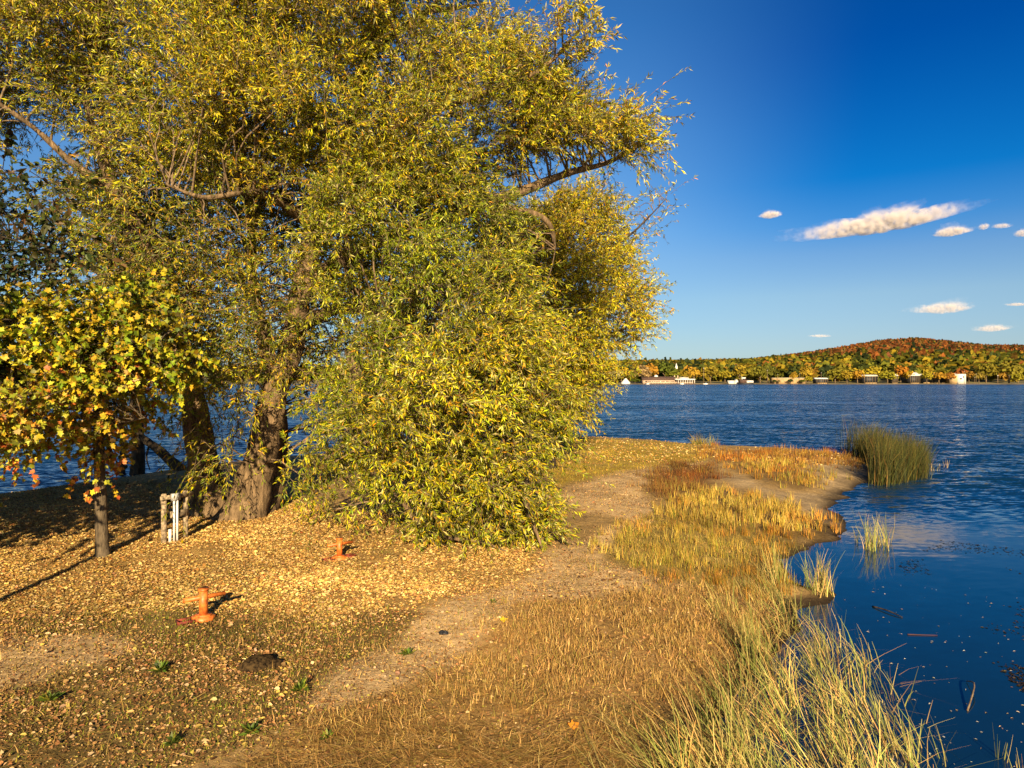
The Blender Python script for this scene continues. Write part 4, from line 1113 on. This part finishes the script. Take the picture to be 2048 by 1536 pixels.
# the wooded hillside as one mass
FX, FD = [], []
for (p0, p1, dd0, dd1, cnt) in ((1120, 2150, 690, 900, 850), (1120, 2150, 900, 1300, 2100), (1150, 2150, 1300, 2120, 12000), (-500, 1120, 668, 1000, 700), (-500, 1120, 1200, 2100, 900), (2150, 2700, 668, 2100, 700)):
    FX.append(rng.uniform(p0, p1, cnt)); FD.append(dd0 + (dd1 - dd0) * rng.uniform(0, 1, cnt) ** .8)
FX = np.concatenate(FX); FD = np.concatenate(FD)
FZ = hill_h(FX, FD); FXm = (FX - CX) / F * FD
protos = [lump(46, .62, s) for s in range(6)] + [lump(26, .85, s + 20) for s in range(6)]
low = [(.12, .12, .012), (.19, .16, .014), (.30, .21, .016), (.050, .060, .010), (.20, .11, .016), (.30, .16, .018)]
high = [(.24, .075, .016), (.28, .10, .022), (.16, .055, .020), (.13, .085, .025), (.22, .12, .025), (.075, .062, .02)]
LP, LA, LN, LS, LC = [], [], [], [], []
ang = np.degrees(np.arctan((FZ - CZ) / FD))
hn = wobble(np.stack([FXm * .02, FD * .02, 0 * FD], 1), .9, 3)
for i in range(len(FX)):
    rise = (FZ[i] - CZ) / FD[i] * F                    # how high on the hill it stands, in photo pixels above the lake
    red = np.clip((rise - 30) / 16 + .45 * hn[i], .06, .97) * np.clip((FX[i] - 1400) / 220, .15, 1)
    c = np.array(high[rng.choice(6, p=[.26, .26, .18, .12, .1, .08])]) if rng.random() < red else np.array(low[rng.choice(6, p=[.28, .24, .14, .2, .08, .06])])
    c = c * rng.uniform(.55, 1.12)
    pr = protos[rng.integers(0, 6) + (0 if FD[i] < 1000 else 6)]
    r_ = rng.uniform(4.6, 8.4) if FD[i] < 1300 else rng.uniform(3.0, 5.2); asp = rng.uniform(.9, 1.45)
    conif = rng.random() < .05
    sc = np.array([r_, r_, r_ * asp])
    if conif: sc = np.array([r_ * .5, r_ * .5, r_ * 1.5]); c = np.array((.035, .048, .014))
    LP.append(pr[0] * sc + (FXm[i], FD[i], FZ[i] + sc[2] * .75)); LA.append(pr[1]); LN.append(pr[2]); LS.append(pr[3] * r_)
    LC.append(c * rng.uniform(.7, 1.3, (len(pr[0]), 1)))
LP, LA, LN, LS, LC = [np.concatenate(a_) for a_ in (LP, LA, LN, LS, LC)]
print('FOREST', len(LP))
tag(leaves('forest', LP, LA, LN, LS, LS * .8, LC, M_FAR, None, 'quad'), 'autumn forest of olive, gold and rust-red trees covering the far hillside', 'forest', kind='stuff')

# single trees along the far shore
def shore_proto(seed, n=420):
    pos, ax_, nm, s_, g = lump(n, .2, seed)
    root = thing('shore_tree', 'x', 'tree')
    me = leaves('crown', pos * np.array([1, 1, 1.0]) + (0, 0, 1.15), ax_, nm, s_, s_ * .8, (np.ones((n, 3)) * g.uniform(.65, 1.35, (n, 1))), M_FARO, root, 'quad')
    tr = MB().tube([(0, 0, -.05), (.02, 0, .4), (0, .02, .9), (.05, 0, 1.4)], [.07, .05, .04, .015], 8)
    tr.tube([(0, 0, .55), (.25, .05, .95), (.4, 0, 1.3)], [.035, .02, .008], 6).tube([(0, 0, .6), (-.25, -.1, 1.0), (-.4, 0, 1.35)], [.035, .02, .008], 6)
    tk = tr.build('trunk', M_PALETWIG, root, smooth=True)
    return root, me, tk
SP = [shore_proto(s) for s in (101, 102, 103, 104)]
used = [False] * 4
OL, GO, OG, RU, PL, DG, BR = (.17, .17, .018), (.36, .24, .018), (.10, .12, .014), (.34, .14, .022), (.34, .29, .11), (.05, .065, .014), (.30, .20, .085)
FT = [  # px, py top, width px, depth, colour, label
    (1226, 738, 42, 652, PL, 'pale silvery tree at the left end of the far shore, beside the white gabled hut'),
    (1243, 730, 34, 668, GO, 'small golden tree just behind the white gabled hut'),
    (1284, 728, 42, 662, BR, 'dull pinkish tan tree left of the long pink lodge'),
    (1300, 724, 34, 676, (.40, .21, .02), 'amber tree behind the left end of the long pink lodge'),
    (1270, 756, 26, 654, OG, 'low dark bush between the white hut and the pink lodge'),
    (1330, 720, 46, 690, OG, 'large dark green tree behind the lodge, left of the white church'),
    (1346, 741, 36, 672, OL, 'flat-topped lime tree directly behind the pink lodge roof'),
    (1388, 733, 30, 660, (.42, .25, .025), 'round orange-gold tree at the right end of the pink lodge'),
    (1421, 728, 38, 662, (.24, .20, .018), 'broad gold-green tree right of the flagpole'),
    (1450, 738, 30, 660, (.27, .22, .018), 'rounded yellow-green tree left of the moored ferry'),
    (1479, 727, 34, 672, (.30, .23, .02), 'tall yellow tree directly behind the moored ferry'),
    (1520, 731, 38, 664, (.21, .18, .02), 'bushy olive-gold tree right of the moored ferry'),
    (1536, 727, 28, 672, (.13, .12, .016), 'dim olive tree with a pale trunk left of the tan shed'),
    (1549, 758, 9, 650, DG, 'tiny dark shrub at the left corner of the long tan shed'),
    (1558, 759, 8, 650, BR, 'tiny brown shrub before the tan shed, second from its left corner'),
    (1581, 757, 13, 650, DG, 'dark leaning shrub before the middle of the long tan shed'),
    (1604, 758, 14, 650, OG, 'dark green bush before the right end of the long tan shed'),
    (1588, 741, 18, 656, GO, 'slim golden tree in front of the long tan shed'),
    (1612, 731, 36, 674, (.33, .24, .02), 'full golden tree behind the right end of the tan shed'),
    (1618, 752, 18, 652, (.42, .30, .02), 'small bright yellow bush at the right end of the tan shed'),
    (1670, 735, 40, 664, (.27, .21, .02), 'wide mustard tree between the white shelter and the lakeside gold trees'),
    (1694, 738, 30, 656, (.34, .24, .02), 'lumpy golden tree by the waterline, middle of the far shore'),
    (1715, 739, 32, 658, (.42, .24, .02), 'orange-tinged golden tree left of the pale long roof'),
    (1745, 731, 44, 672, (.36, .26, .02), 'large bright yellow tree above the pale long roof'),
    (1775, 740, 32, 656, (.36, .27, .025), 'yellow tree between the pale long roof and the peaked roof'),
    (1801, 728, 34, 668, (.46, .20, .02), 'orange-topped tree left of the white peaked roof'),
    (1817, 740, 26, 660, GO, 'smaller golden tree left of the white peaked roof'),
    (1854, 742, 28, 654, (.34, .26, .02), 'low yellow tree right of the white peaked roof'),
    (1878, 741, 30, 656, (.42, .25, .02), 'amber tree left of the white gabled boathouse'),
    (1900, 742, 24, 653, RU, 'orange tree against the side of the white boathouse'),
    (1938, 741, 30, 662, (.28, .16, .022), 'rusty round-topped tree right of the white boathouse'),
    (1958, 744, 26, 656, (.32, .22, .03), 'dull gold tree second to the right from the white boathouse'),
    (1972, 722, 40, 676, (.22, .20, .02), 'tall lime tree near the right edge of the far shore'),
    (2018, 719, 50, 668, (.20, .19, .02), 'largest tree at the right edge, dark green with a yellow rim'),
    (2036, 745, 28, 656, (.30, .27, .02), 'yellow-green tree at the very right edge of the far shore'),
]
for i, (px, top, wd_, dd, c, lab) in enumerate(FT):
    k = i % 4
    if not used[k]:
        root, me, tk = SP[k]; used[k] = True
    else:
        r0, m0, k0 = SP[k]
        root = r0.copy(); COL.objects.link(root)
        me = m0.copy(); COL.objects.link(me); me.parent = root
        tk = k0.copy(); COL.objects.link(tk); tk.parent = root
    zb = float(hill_h(px, dd)); wm = wd_ / F * dd / 2; hm = (HY - top) / F * dd + CZ - zb
    root.location = ((px - CX) / F * dd, dd, zb)
    root.scale = (wm / .95, wm / .95, hm / 2.15)
    root.rotation_euler = (0, 0, rng.uniform(0, 6.28))
    me.color = (*[k_ * rng.uniform(.72, .88) for k_ in c], 1)
    root['label'] = lab; root['category'] = 'tree'; root['group'] = 'trees along the far shore'

# buildings
def fx(px, d): return (px - CX) / F * d
def fz(py, d): return CZ + (HY - py) / F * d
def house(name, label, cat, px0, px1, d, depth, y_eave, y_ridge, wall, roof, along='x', y_base=768, over=.5, windows=()):
    x0, x1 = fx(px0, d), fx(px1, d); zb = float(hill_h((px0 + px1) / 2, d)) - .3
    ze, zr = fz(y_eave, d), fz(y_ridge, d); o_ = np.array([(x0 + x1) / 2, d, zb])
    t_ = thing(name, label, cat, o_)
    X = (x1 - x0) / 2; H = ze - zb
    m = MB(); m.box((0, depth / 2, H / 2), (2 * X, depth, H))
    if along == 'y':
        m.add([(-X, 0, H), (X, 0, H), (0, 0, zr - zb - .25), (-X, depth, H), (X, depth, H), (0, depth, zr - zb - .25)], (), [(0, 1, 2), (4, 3, 5)])
    m.build('wall', wall, t_)
    if zr - ze < .4:
        MB().box((0, depth / 2, H + .15), (2 * X + over, depth + over, .3)).build('roof', roof, t_)
    elif along == 'x':
        MB().gable(-X - over, X + over, -over, depth + over, H + .02, zr - zb).build('roof', roof, t_)
    else:
        r_ = MB(); hh_ = zr - zb
        for s in (-1, 1):
            r_.add([(s * (X + over), -over, H - .3), (s * (X + over), depth + over, H - .3), (0, depth + over, hh_), (0, -over, hh_),
                    (s * (X + over), -over, H - .05), (s * (X + over), depth + over, H - .05), (0, depth + over, hh_ + .3), (0, -over, hh_ + .3)],
                   [(4, 5, 6, 7), (0, 3, 2, 1), (0, 1, 5, 4), (0, 4, 7, 3), (1, 2, 6, 5)])
        r_.build('roof', roof, t_)
    if wall is M_BLACK:                                       # near-black wall stands in for shade inside an open front, behind posts and counter
        for k in range(6):
            MB().box((-X + .3 + k * (2 * X - .6) / 5, -.25, H / 2), (.28, .28, H)).build('post', M_PALETWIG, t_)
        MB().box((0, -.12, .6), (2 * X * .8, .2, 1.0)).build('counter', M_TAN, t_)
    for (wx, wy, ww, wh) in windows:                          # px centre and px size
        MB().box((fx(wx, d) - o_[0], -.02, fz(wy, d) - zb), (ww / F * d, .16, wh / F * d)).build('window', M_GLASS, t_)
    return t_, o_, X, H

d = 652.0
win = [(1292.3, 763.0, 4.0, 2.0), (1292.3, 766.6, 3.6, 1.3)] + [(x, 763, 1.9, 1.5) for x in (1296.5, 1299, 1301.5, 1305, 1307.5, 1310, 1313.5, 1316, 1318.5, 1323.5, 1326, 1328.5, 1333, 1335.5, 1338, 1342, 1344.5, 1347)]
win += [(x, 766.4, 1.4, 1.3) for x in np.arange(1297, 1350, 3.1)]
lodge, lo_, X, H = house('lodge', 'long pink two-storey lodge with a brown roof and a veranda at its right end', 'building', 1287, 1352, d, 14, 760.5, 753, M_PINK, M_BROWNROOF, windows=win, over=.4)
vz = lo_[2]
MB().box((fx(1369, d) - lo_[0], 5, 2.2), (34 / F * d, 10, 4.6)).build('veranda_wall', M_PINK, lodge)
MB().box((fx(1369, d) - lo_[0], 3.5, fz(758.8, d) - vz), (38 / F * d, 16, 1.1)).build('veranda_roof', M_WHITE, lodge)
MB().gable(fx(1362, d) - lo_[0], fx(1380, d) - lo_[0], 2, 11, fz(758, d) - vz, fz(754, d) - vz).build('veranda_gable', M_GREYROOF, lodge)
for px in np.arange(1355, 1388, 4.6):
    MB().box((fx(px, d) - lo_[0], -3.6, 2.4), (.4, .4, 4.6)).build('column', M_WHITE, lodge)
MB().box((fx(1369, d) - lo_[0], -3.2, .35), (35 / F * d, 6, .7)).build('deck', M_BROWNROOF, lodge)
for px in np.arange(1357, 1386, 4.6):
    MB().box((fx(px, d) - lo_[0], -.1, 2.7), (1.2, .18, 1.6)).build('window', M_GLASS, lodge)
for px in (1352.5, 1359):
    MB().box((fx(px, d) - lo_[0], 7, fz(754.5, d) - vz), (.8, .8, 3.4)).build('chimney', M_PINK, lodge)
cu = MB(); cu.cyl((fx(1315, d) - lo_[0], 7, fz(753.8, d) - vz), 2.0, 1.9, 1.0, 10); cu.cyl((fx(1315, d) - lo_[0], 7, fz(753.8, d) - vz + 1.0), 2.2, .2, 1.0, 10)
cu.build('cupola', M_WHITE, lodge)

house('hut', 'small white gabled hut alone at the left end of the far beach', 'hut', 1244, 1260, 650, 8, 766, 756.8, M_WHITE, M_WHITE, 'y')
ch, co_, X, H = house('church', 'little white church with a thin steeple among the trees above the lodge', 'church', 1345, 1353, 720, 14, 738, 735, M_WHITE, M_GREYROOF, 'x')
x_ = fx(1352, 720) - co_[0]
MB().box((x_, -1.6, (fz(732, 720) - co_[2]) / 2), (2.1, 2.1, fz(732, 720) - co_[2])).build('tower', M_WHITE, ch)
MB().cyl((x_, -1.6, fz(732, 720) - co_[2]), 1.1, .05, 3.0, 8).build('steeple', M_WHITE, ch)
house('shed', 'long low tan shed with a flat roof on the far shore, right of the ferry', 'shed', 1547, 1611, 654, 10, 756.2, 755.8, M_TAN, M_GREYROOF, windows=[(1556, 764, 2, 3), (1570, 764, 1.6, 3)])
house('shelter', 'white-roofed open shelter with a dark front, right of the tan shed', 'shelter', 1633, 1656, 656, 8, 758, 755.2, M_BLACK, M_WHITE)
house('pavilion', 'long pale-roofed pavilion half hidden by yellow trees', 'pavilion', 1728, 1756, 660, 9, 752.5, 749, M_BLACK, M_GREYROOF)
house('pavilion', 'small white-roofed pavilion just left of the white peaked roof', 'pavilion', 1784, 1796, 658, 9, 751.5, 747.5, M_BLACK, M_WHITE)
house('boat_shed', 'long dark boat shed under a white peaked roof on the far shore', 'boat shed', 1820, 1840, 656, 14, 751.5, 744, M_BLACK, M_WHITE)
house('long_hall', 'long low hall with a pale flat roof joining the white boathouse', 'hall', 1841, 1900, 664, 9, 750.5, 747.5, M_BLACK, M_GREYROOF)
house('boathouse', 'white boathouse with a square front and dark window near the right edge', 'boathouse', 1917, 1932, 652, 9, 748.6, 748.2, M_WHITE, M_WHITE, over=.1, windows=[(1921.8, 757.5, 4.2, 3.0), (1927, 754, 2.2, 3)])
house('annex', 'tan annex with a pale roof attached left of the white boathouse', 'annex', 1904, 1917, 654, 10, 751.5, 746.5, M_TAN, M_GREYROOF)
house('hut', 'white hut half hidden beside the waterfront ferry landing', 'hut', 1458, 1469, 650, 6, 763, 761, M_WHITE, M_WHITE)
house('hut', 'pointed white hut next to the left side of the ferry', 'hut', 1470, 1477, 649, 6, 763.5, 759, M_WHITE, M_GREYROOF, 'y')

# the ferry
d = 641.0
fo = np.array([fx(1492, d), d, 0.0])
fe = thing('ferry', 'white ferry with dark windows and an upper wheelhouse moored on the far shore', 'ferry', fo)
Z = lambda py: fz(py, d)
m = MB(); L_ = 30 / F * d
hullp = [(-L_ / 2, -2.2), (L_ / 2 - 2, -2.2), (L_ / 2, 0), (L_ / 2 - 2, 2.2), (-L_ / 2, 2.2)]
m.prism(hullp, -.3, Z(766)); m.build('hull', M_BLACK, fe)
MB().box((fx(1499, d) - fo[0], 0, (Z(766) + Z(761)) / 2), (13 / F * d, 4.0, Z(761) - Z(766)), 0, .3).build('cabin', M_WHITE, fe)
for px in (1497, 1499.5, 1502): MB().box((fx(px, d) - fo[0], -2.02, Z(764)), (1.6 / F * d, .1, 1.4 / F * d)).build('window', M_GLASS, fe)
MB().box((fx(1485.5, d) - fo[0], 0, (Z(766) + Z(759)) / 2), (12 / F * d, 3.6, Z(759) - Z(766)), 0, .2).build('lower_deck', M_BROWNROOF, fe)
MB().box((fx(1487, d) - fo[0], 0, (Z(759) + Z(754.6)) / 2), (7 / F * d, 2.6, Z(754.6) - Z(759)), 0, .2).build('wheelhouse', M_WHITE, fe)
MB().box((fx(1487.5, d) - fo[0], -1.32, Z(758)), (6 / F * d, .1, 2.0 / F * d)).build('wheelhouse_window', M_GLASS, fe)
MB().cyl((fx(1483, d) - fo[0], 0, Z(759)), .12, .06, 3.2, 8).build('mast', M_WHITE, fe)
MB().box((fx(1495, d) - fo[0], 0, Z(758.6)), (9 / F * d, 3.0, .25)).build('canopy', M_BLACK, fe)

def pole(px, top, d, r, label, mat=M_PALETWIG, name='light_pole'):
    zb = float(hill_h(px, d)); h_ = fz(top, d) - zb
    t_ = thing(name, label, 'pole', (fx(px, d), d, zb))
    MB().cyl((0, 0, -.3), r, r * .6, h_ + .3, 8).build('shaft', mat, t_)
    MB().cyl((0, 0, h_), r * 1.4, r * .7, r * 2, 8).build('finial', M_WHITE, t_)
pole(1407.5, 737, 648, .28, 'tall bare flagpole on the far beach right of the lodge', M_PALETWIG, 'flagpole')
pole(1534.5, 741, 652, .22, 'pale pole between the ferry and the tan shed')
pole(1599.5, 748, 652, .2, 'pole behind the right half of the tan shed')
pole(1555.5, 749, 652, .16, 'thin pole by the left end of the tan shed')
pole(1642.5, 746, 652, .2, 'short lamp pole above the white-roofed shelter')
pole(1928.5, 743, 652, .2, 'mast on the roof corner of the white boathouse')
pole(1949.5, 755, 649, .2, 'stub pole on the waterline right of the white boathouse')
pole(1952.5, 748, 653, .16, 'thin pole standing among the dull gold trees near the boathouse')
pole(1995.5, 752, 650, .35, 'white post with a rounded head near the right edge')

def boat(px, d, Lm, label, mat=M_WHITE):
    t_ = thing('small_boat', label, 'boat', (fx(px, d), d, 0), 'small white boats on the far beach')
    n_ = 9; xs = np.linspace(-Lm / 2, Lm / 2, n_); wv_ = .9 * np.sqrt(np.clip(1 - (xs / (Lm / 2)) ** 2 * .95, .03, 1))
    pl = [(x, -w_) for x, w_ in zip(xs, wv_)] + [(x, w_) for x, w_ in zip(xs[::-1], wv_[::-1])]
    MB().prism(pl, -.2, .7).build('hull', mat, t_)
    MB().box((Lm * .08, 0, .95), (Lm * .35, 1.0, .5), 0, .1).build('cuddy', mat, t_)
boat(1295.5, 637, 3.2, 'small white boat drawn up below the left end of the lodge')
boat(1364, 638, 4.0, 'white boat drawn up below the lodge veranda')
boat(1411, 638, 4.6, 'white boat at the foot of the flagpole')

# ------------------------------------------------------------------ clouds
def cloud(px, py, wpx, hpx, tilt, dens, label, seed, taper=.5, dd=6000.0):
    import bmesh
    c = P(px, py, dd); Wm, Hm = wpx / F * dd / 2, hpx / F * dd / 2
    bm = bmesh.new(); bmesh.ops.create_icosphere(bm, subdivisions=6, radius=1)
    co = np.array([v.co[:] for v in bm.verts])
    s = co.copy()
    prof = 1 - taper * np.clip(-co[:, 0], 0, 1) ** 1.5 - .35 * np.clip(co[:, 0], 0, 1) ** 2
    q = np.stack([co[:, 0] * Wm / Hm, co[:, 1], co[:, 2]], 1)
    n1 = wobble(q + seed * 5.3, 1.3, 3); n2_ = wobble(q + seed * 2.1, 5.0, 2)
    up_ = np.clip(co[:, 2] + .3, 0, 1)
    r_ = 1 + (.48 * n1 + .18 * n2_) * (.25 + .9 * up_)
    s = co * r_[:, None]; s[:, 2] = np.where(s[:, 2] < 0, s[:, 2] * .62, s[:, 2]) * prof
    s[:, 1] *= prof
    s = s * np.array([Wm, Hm * 1.6, Hm])
    for v, k in zip(bm.verts, s): v.co = k
    me = bpy.data.meshes.new('cloud'); bm.to_mesh(me); bm.free()
    m = bpy.data.materials.new('cloud_vapour'); m.use_nodes = True; t_ = m.node_tree
    t_.nodes.remove(t_.nodes['Principled BSDF'])
    pv = t_.nodes.new('ShaderNodeVolumePrincipled')
    pv.inputs['Color'].default_value = (.95, .85, .81, 1); pv.inputs['Anisotropy'].default_value = -.30
    tc = t_.nodes.new('ShaderNodeTexCoord'); nz = t_.nodes.new('ShaderNodeTexNoise')
    nz.inputs['Scale'].default_value = 2.3 / Hm; nz.inputs['Detail'].default_value = 5; nz.inputs['Roughness'].default_value = .62
    t_.links.new(tc.outputs['Object'], nz.inputs['Vector'])
    mr_ = t_.nodes.new('ShaderNodeMapRange'); mr_.inputs[1].default_value = .42; mr_.inputs[2].default_value = .70
    mr_.inputs[3].default_value = 0; mr_.inputs[4].default_value = dens / Hm
    t_.links.new(nz.outputs[0], mr_.inputs[0]); ln = t_.nodes.new('ShaderNodeVectorMath'); ln.operation = 'MULTIPLY'; ln.inputs[1].default_value = (1 / Wm, 1 / (Hm * 1.6), 1 / Hm)
    t_.links.new(tc.outputs['Object'], ln.inputs[0])
    le = t_.nodes.new('ShaderNodeVectorMath'); le.operation = 'LENGTH'; t_.links.new(ln.outputs[0], le.inputs[0])
    fo_ = t_.nodes.new('ShaderNodeMapRange'); fo_.interpolation_type = 'SMOOTHSTEP'
    fo_.inputs[1].default_value = 1.0; fo_.inputs[2].default_value = .25; fo_.inputs[3].default_value = .03; fo_.inputs[4].default_value = 1.0
    t_.links.new(le.outputs['Value'], fo_.inputs[0])
    mu_ = t_.nodes.new('ShaderNodeMath'); mu_.operation = 'MULTIPLY'
    t_.links.new(mr_.outputs[0], mu_.inputs[0]); t_.links.new(fo_.outputs[0], mu_.inputs[1])
    t_.links.new(mu_.outputs[0], pv.inputs['Density'])
    t_.links.new(pv.outputs[0], t_.nodes['Material Output'].inputs['Volume'])
    m.cycles.volume_step_rate = .25
    me.materials.append(m)
    o = bpy.data.objects.new('cloud', me); COL.objects.link(o)
    o.location = c; o.rotation_euler = (0, -R(tilt), 0)
    tag(o, label, 'cloud', 'clouds over the far hill')
cloud(1762, 447, 376, 60, 10, 5.5, 'longest white cloud, a slanting bar high above the hill', 1, .55)
cloud(1541, 430, 54, 20, 4, 4.0, 'small lone white puff at the left of the long cloud', 2, .5)
cloud(1904, 464, 92, 26, 7, 4.0, 'white wedge cloud under the right end of the long cloud', 3, .6)
cloud(1968, 454, 20, 18, 0, 2.6, 'tiny round puff right of the wedge cloud', 4, .2)
cloud(2003, 452, 44, 14, 2, 1.8, 'faint thin wisp high near the right edge', 5, .3)
cloud(2046, 466, 36, 22, 8, 2.6, 'greyish cloud cut by the right edge, high up', 6, .3)
cloud(1886, 617, 142, 32, 4, 2.2, 'broad grey-white cloud above the right shoulder of the hill', 7, .5)
cloud(1985, 657, 88, 20, 3, 1.7, 'flat pale cloud just over the right end of the ridge', 8, .5)
cloud(2034, 609, 58, 9, 1, 1.7, 'thin streak cloud cut by the right edge, above the flat cloud', 9, .4)
cloud(1640, 672, 56, 8, 0, 1.3, 'faint low wisp left of the hilltop', 10, .4)
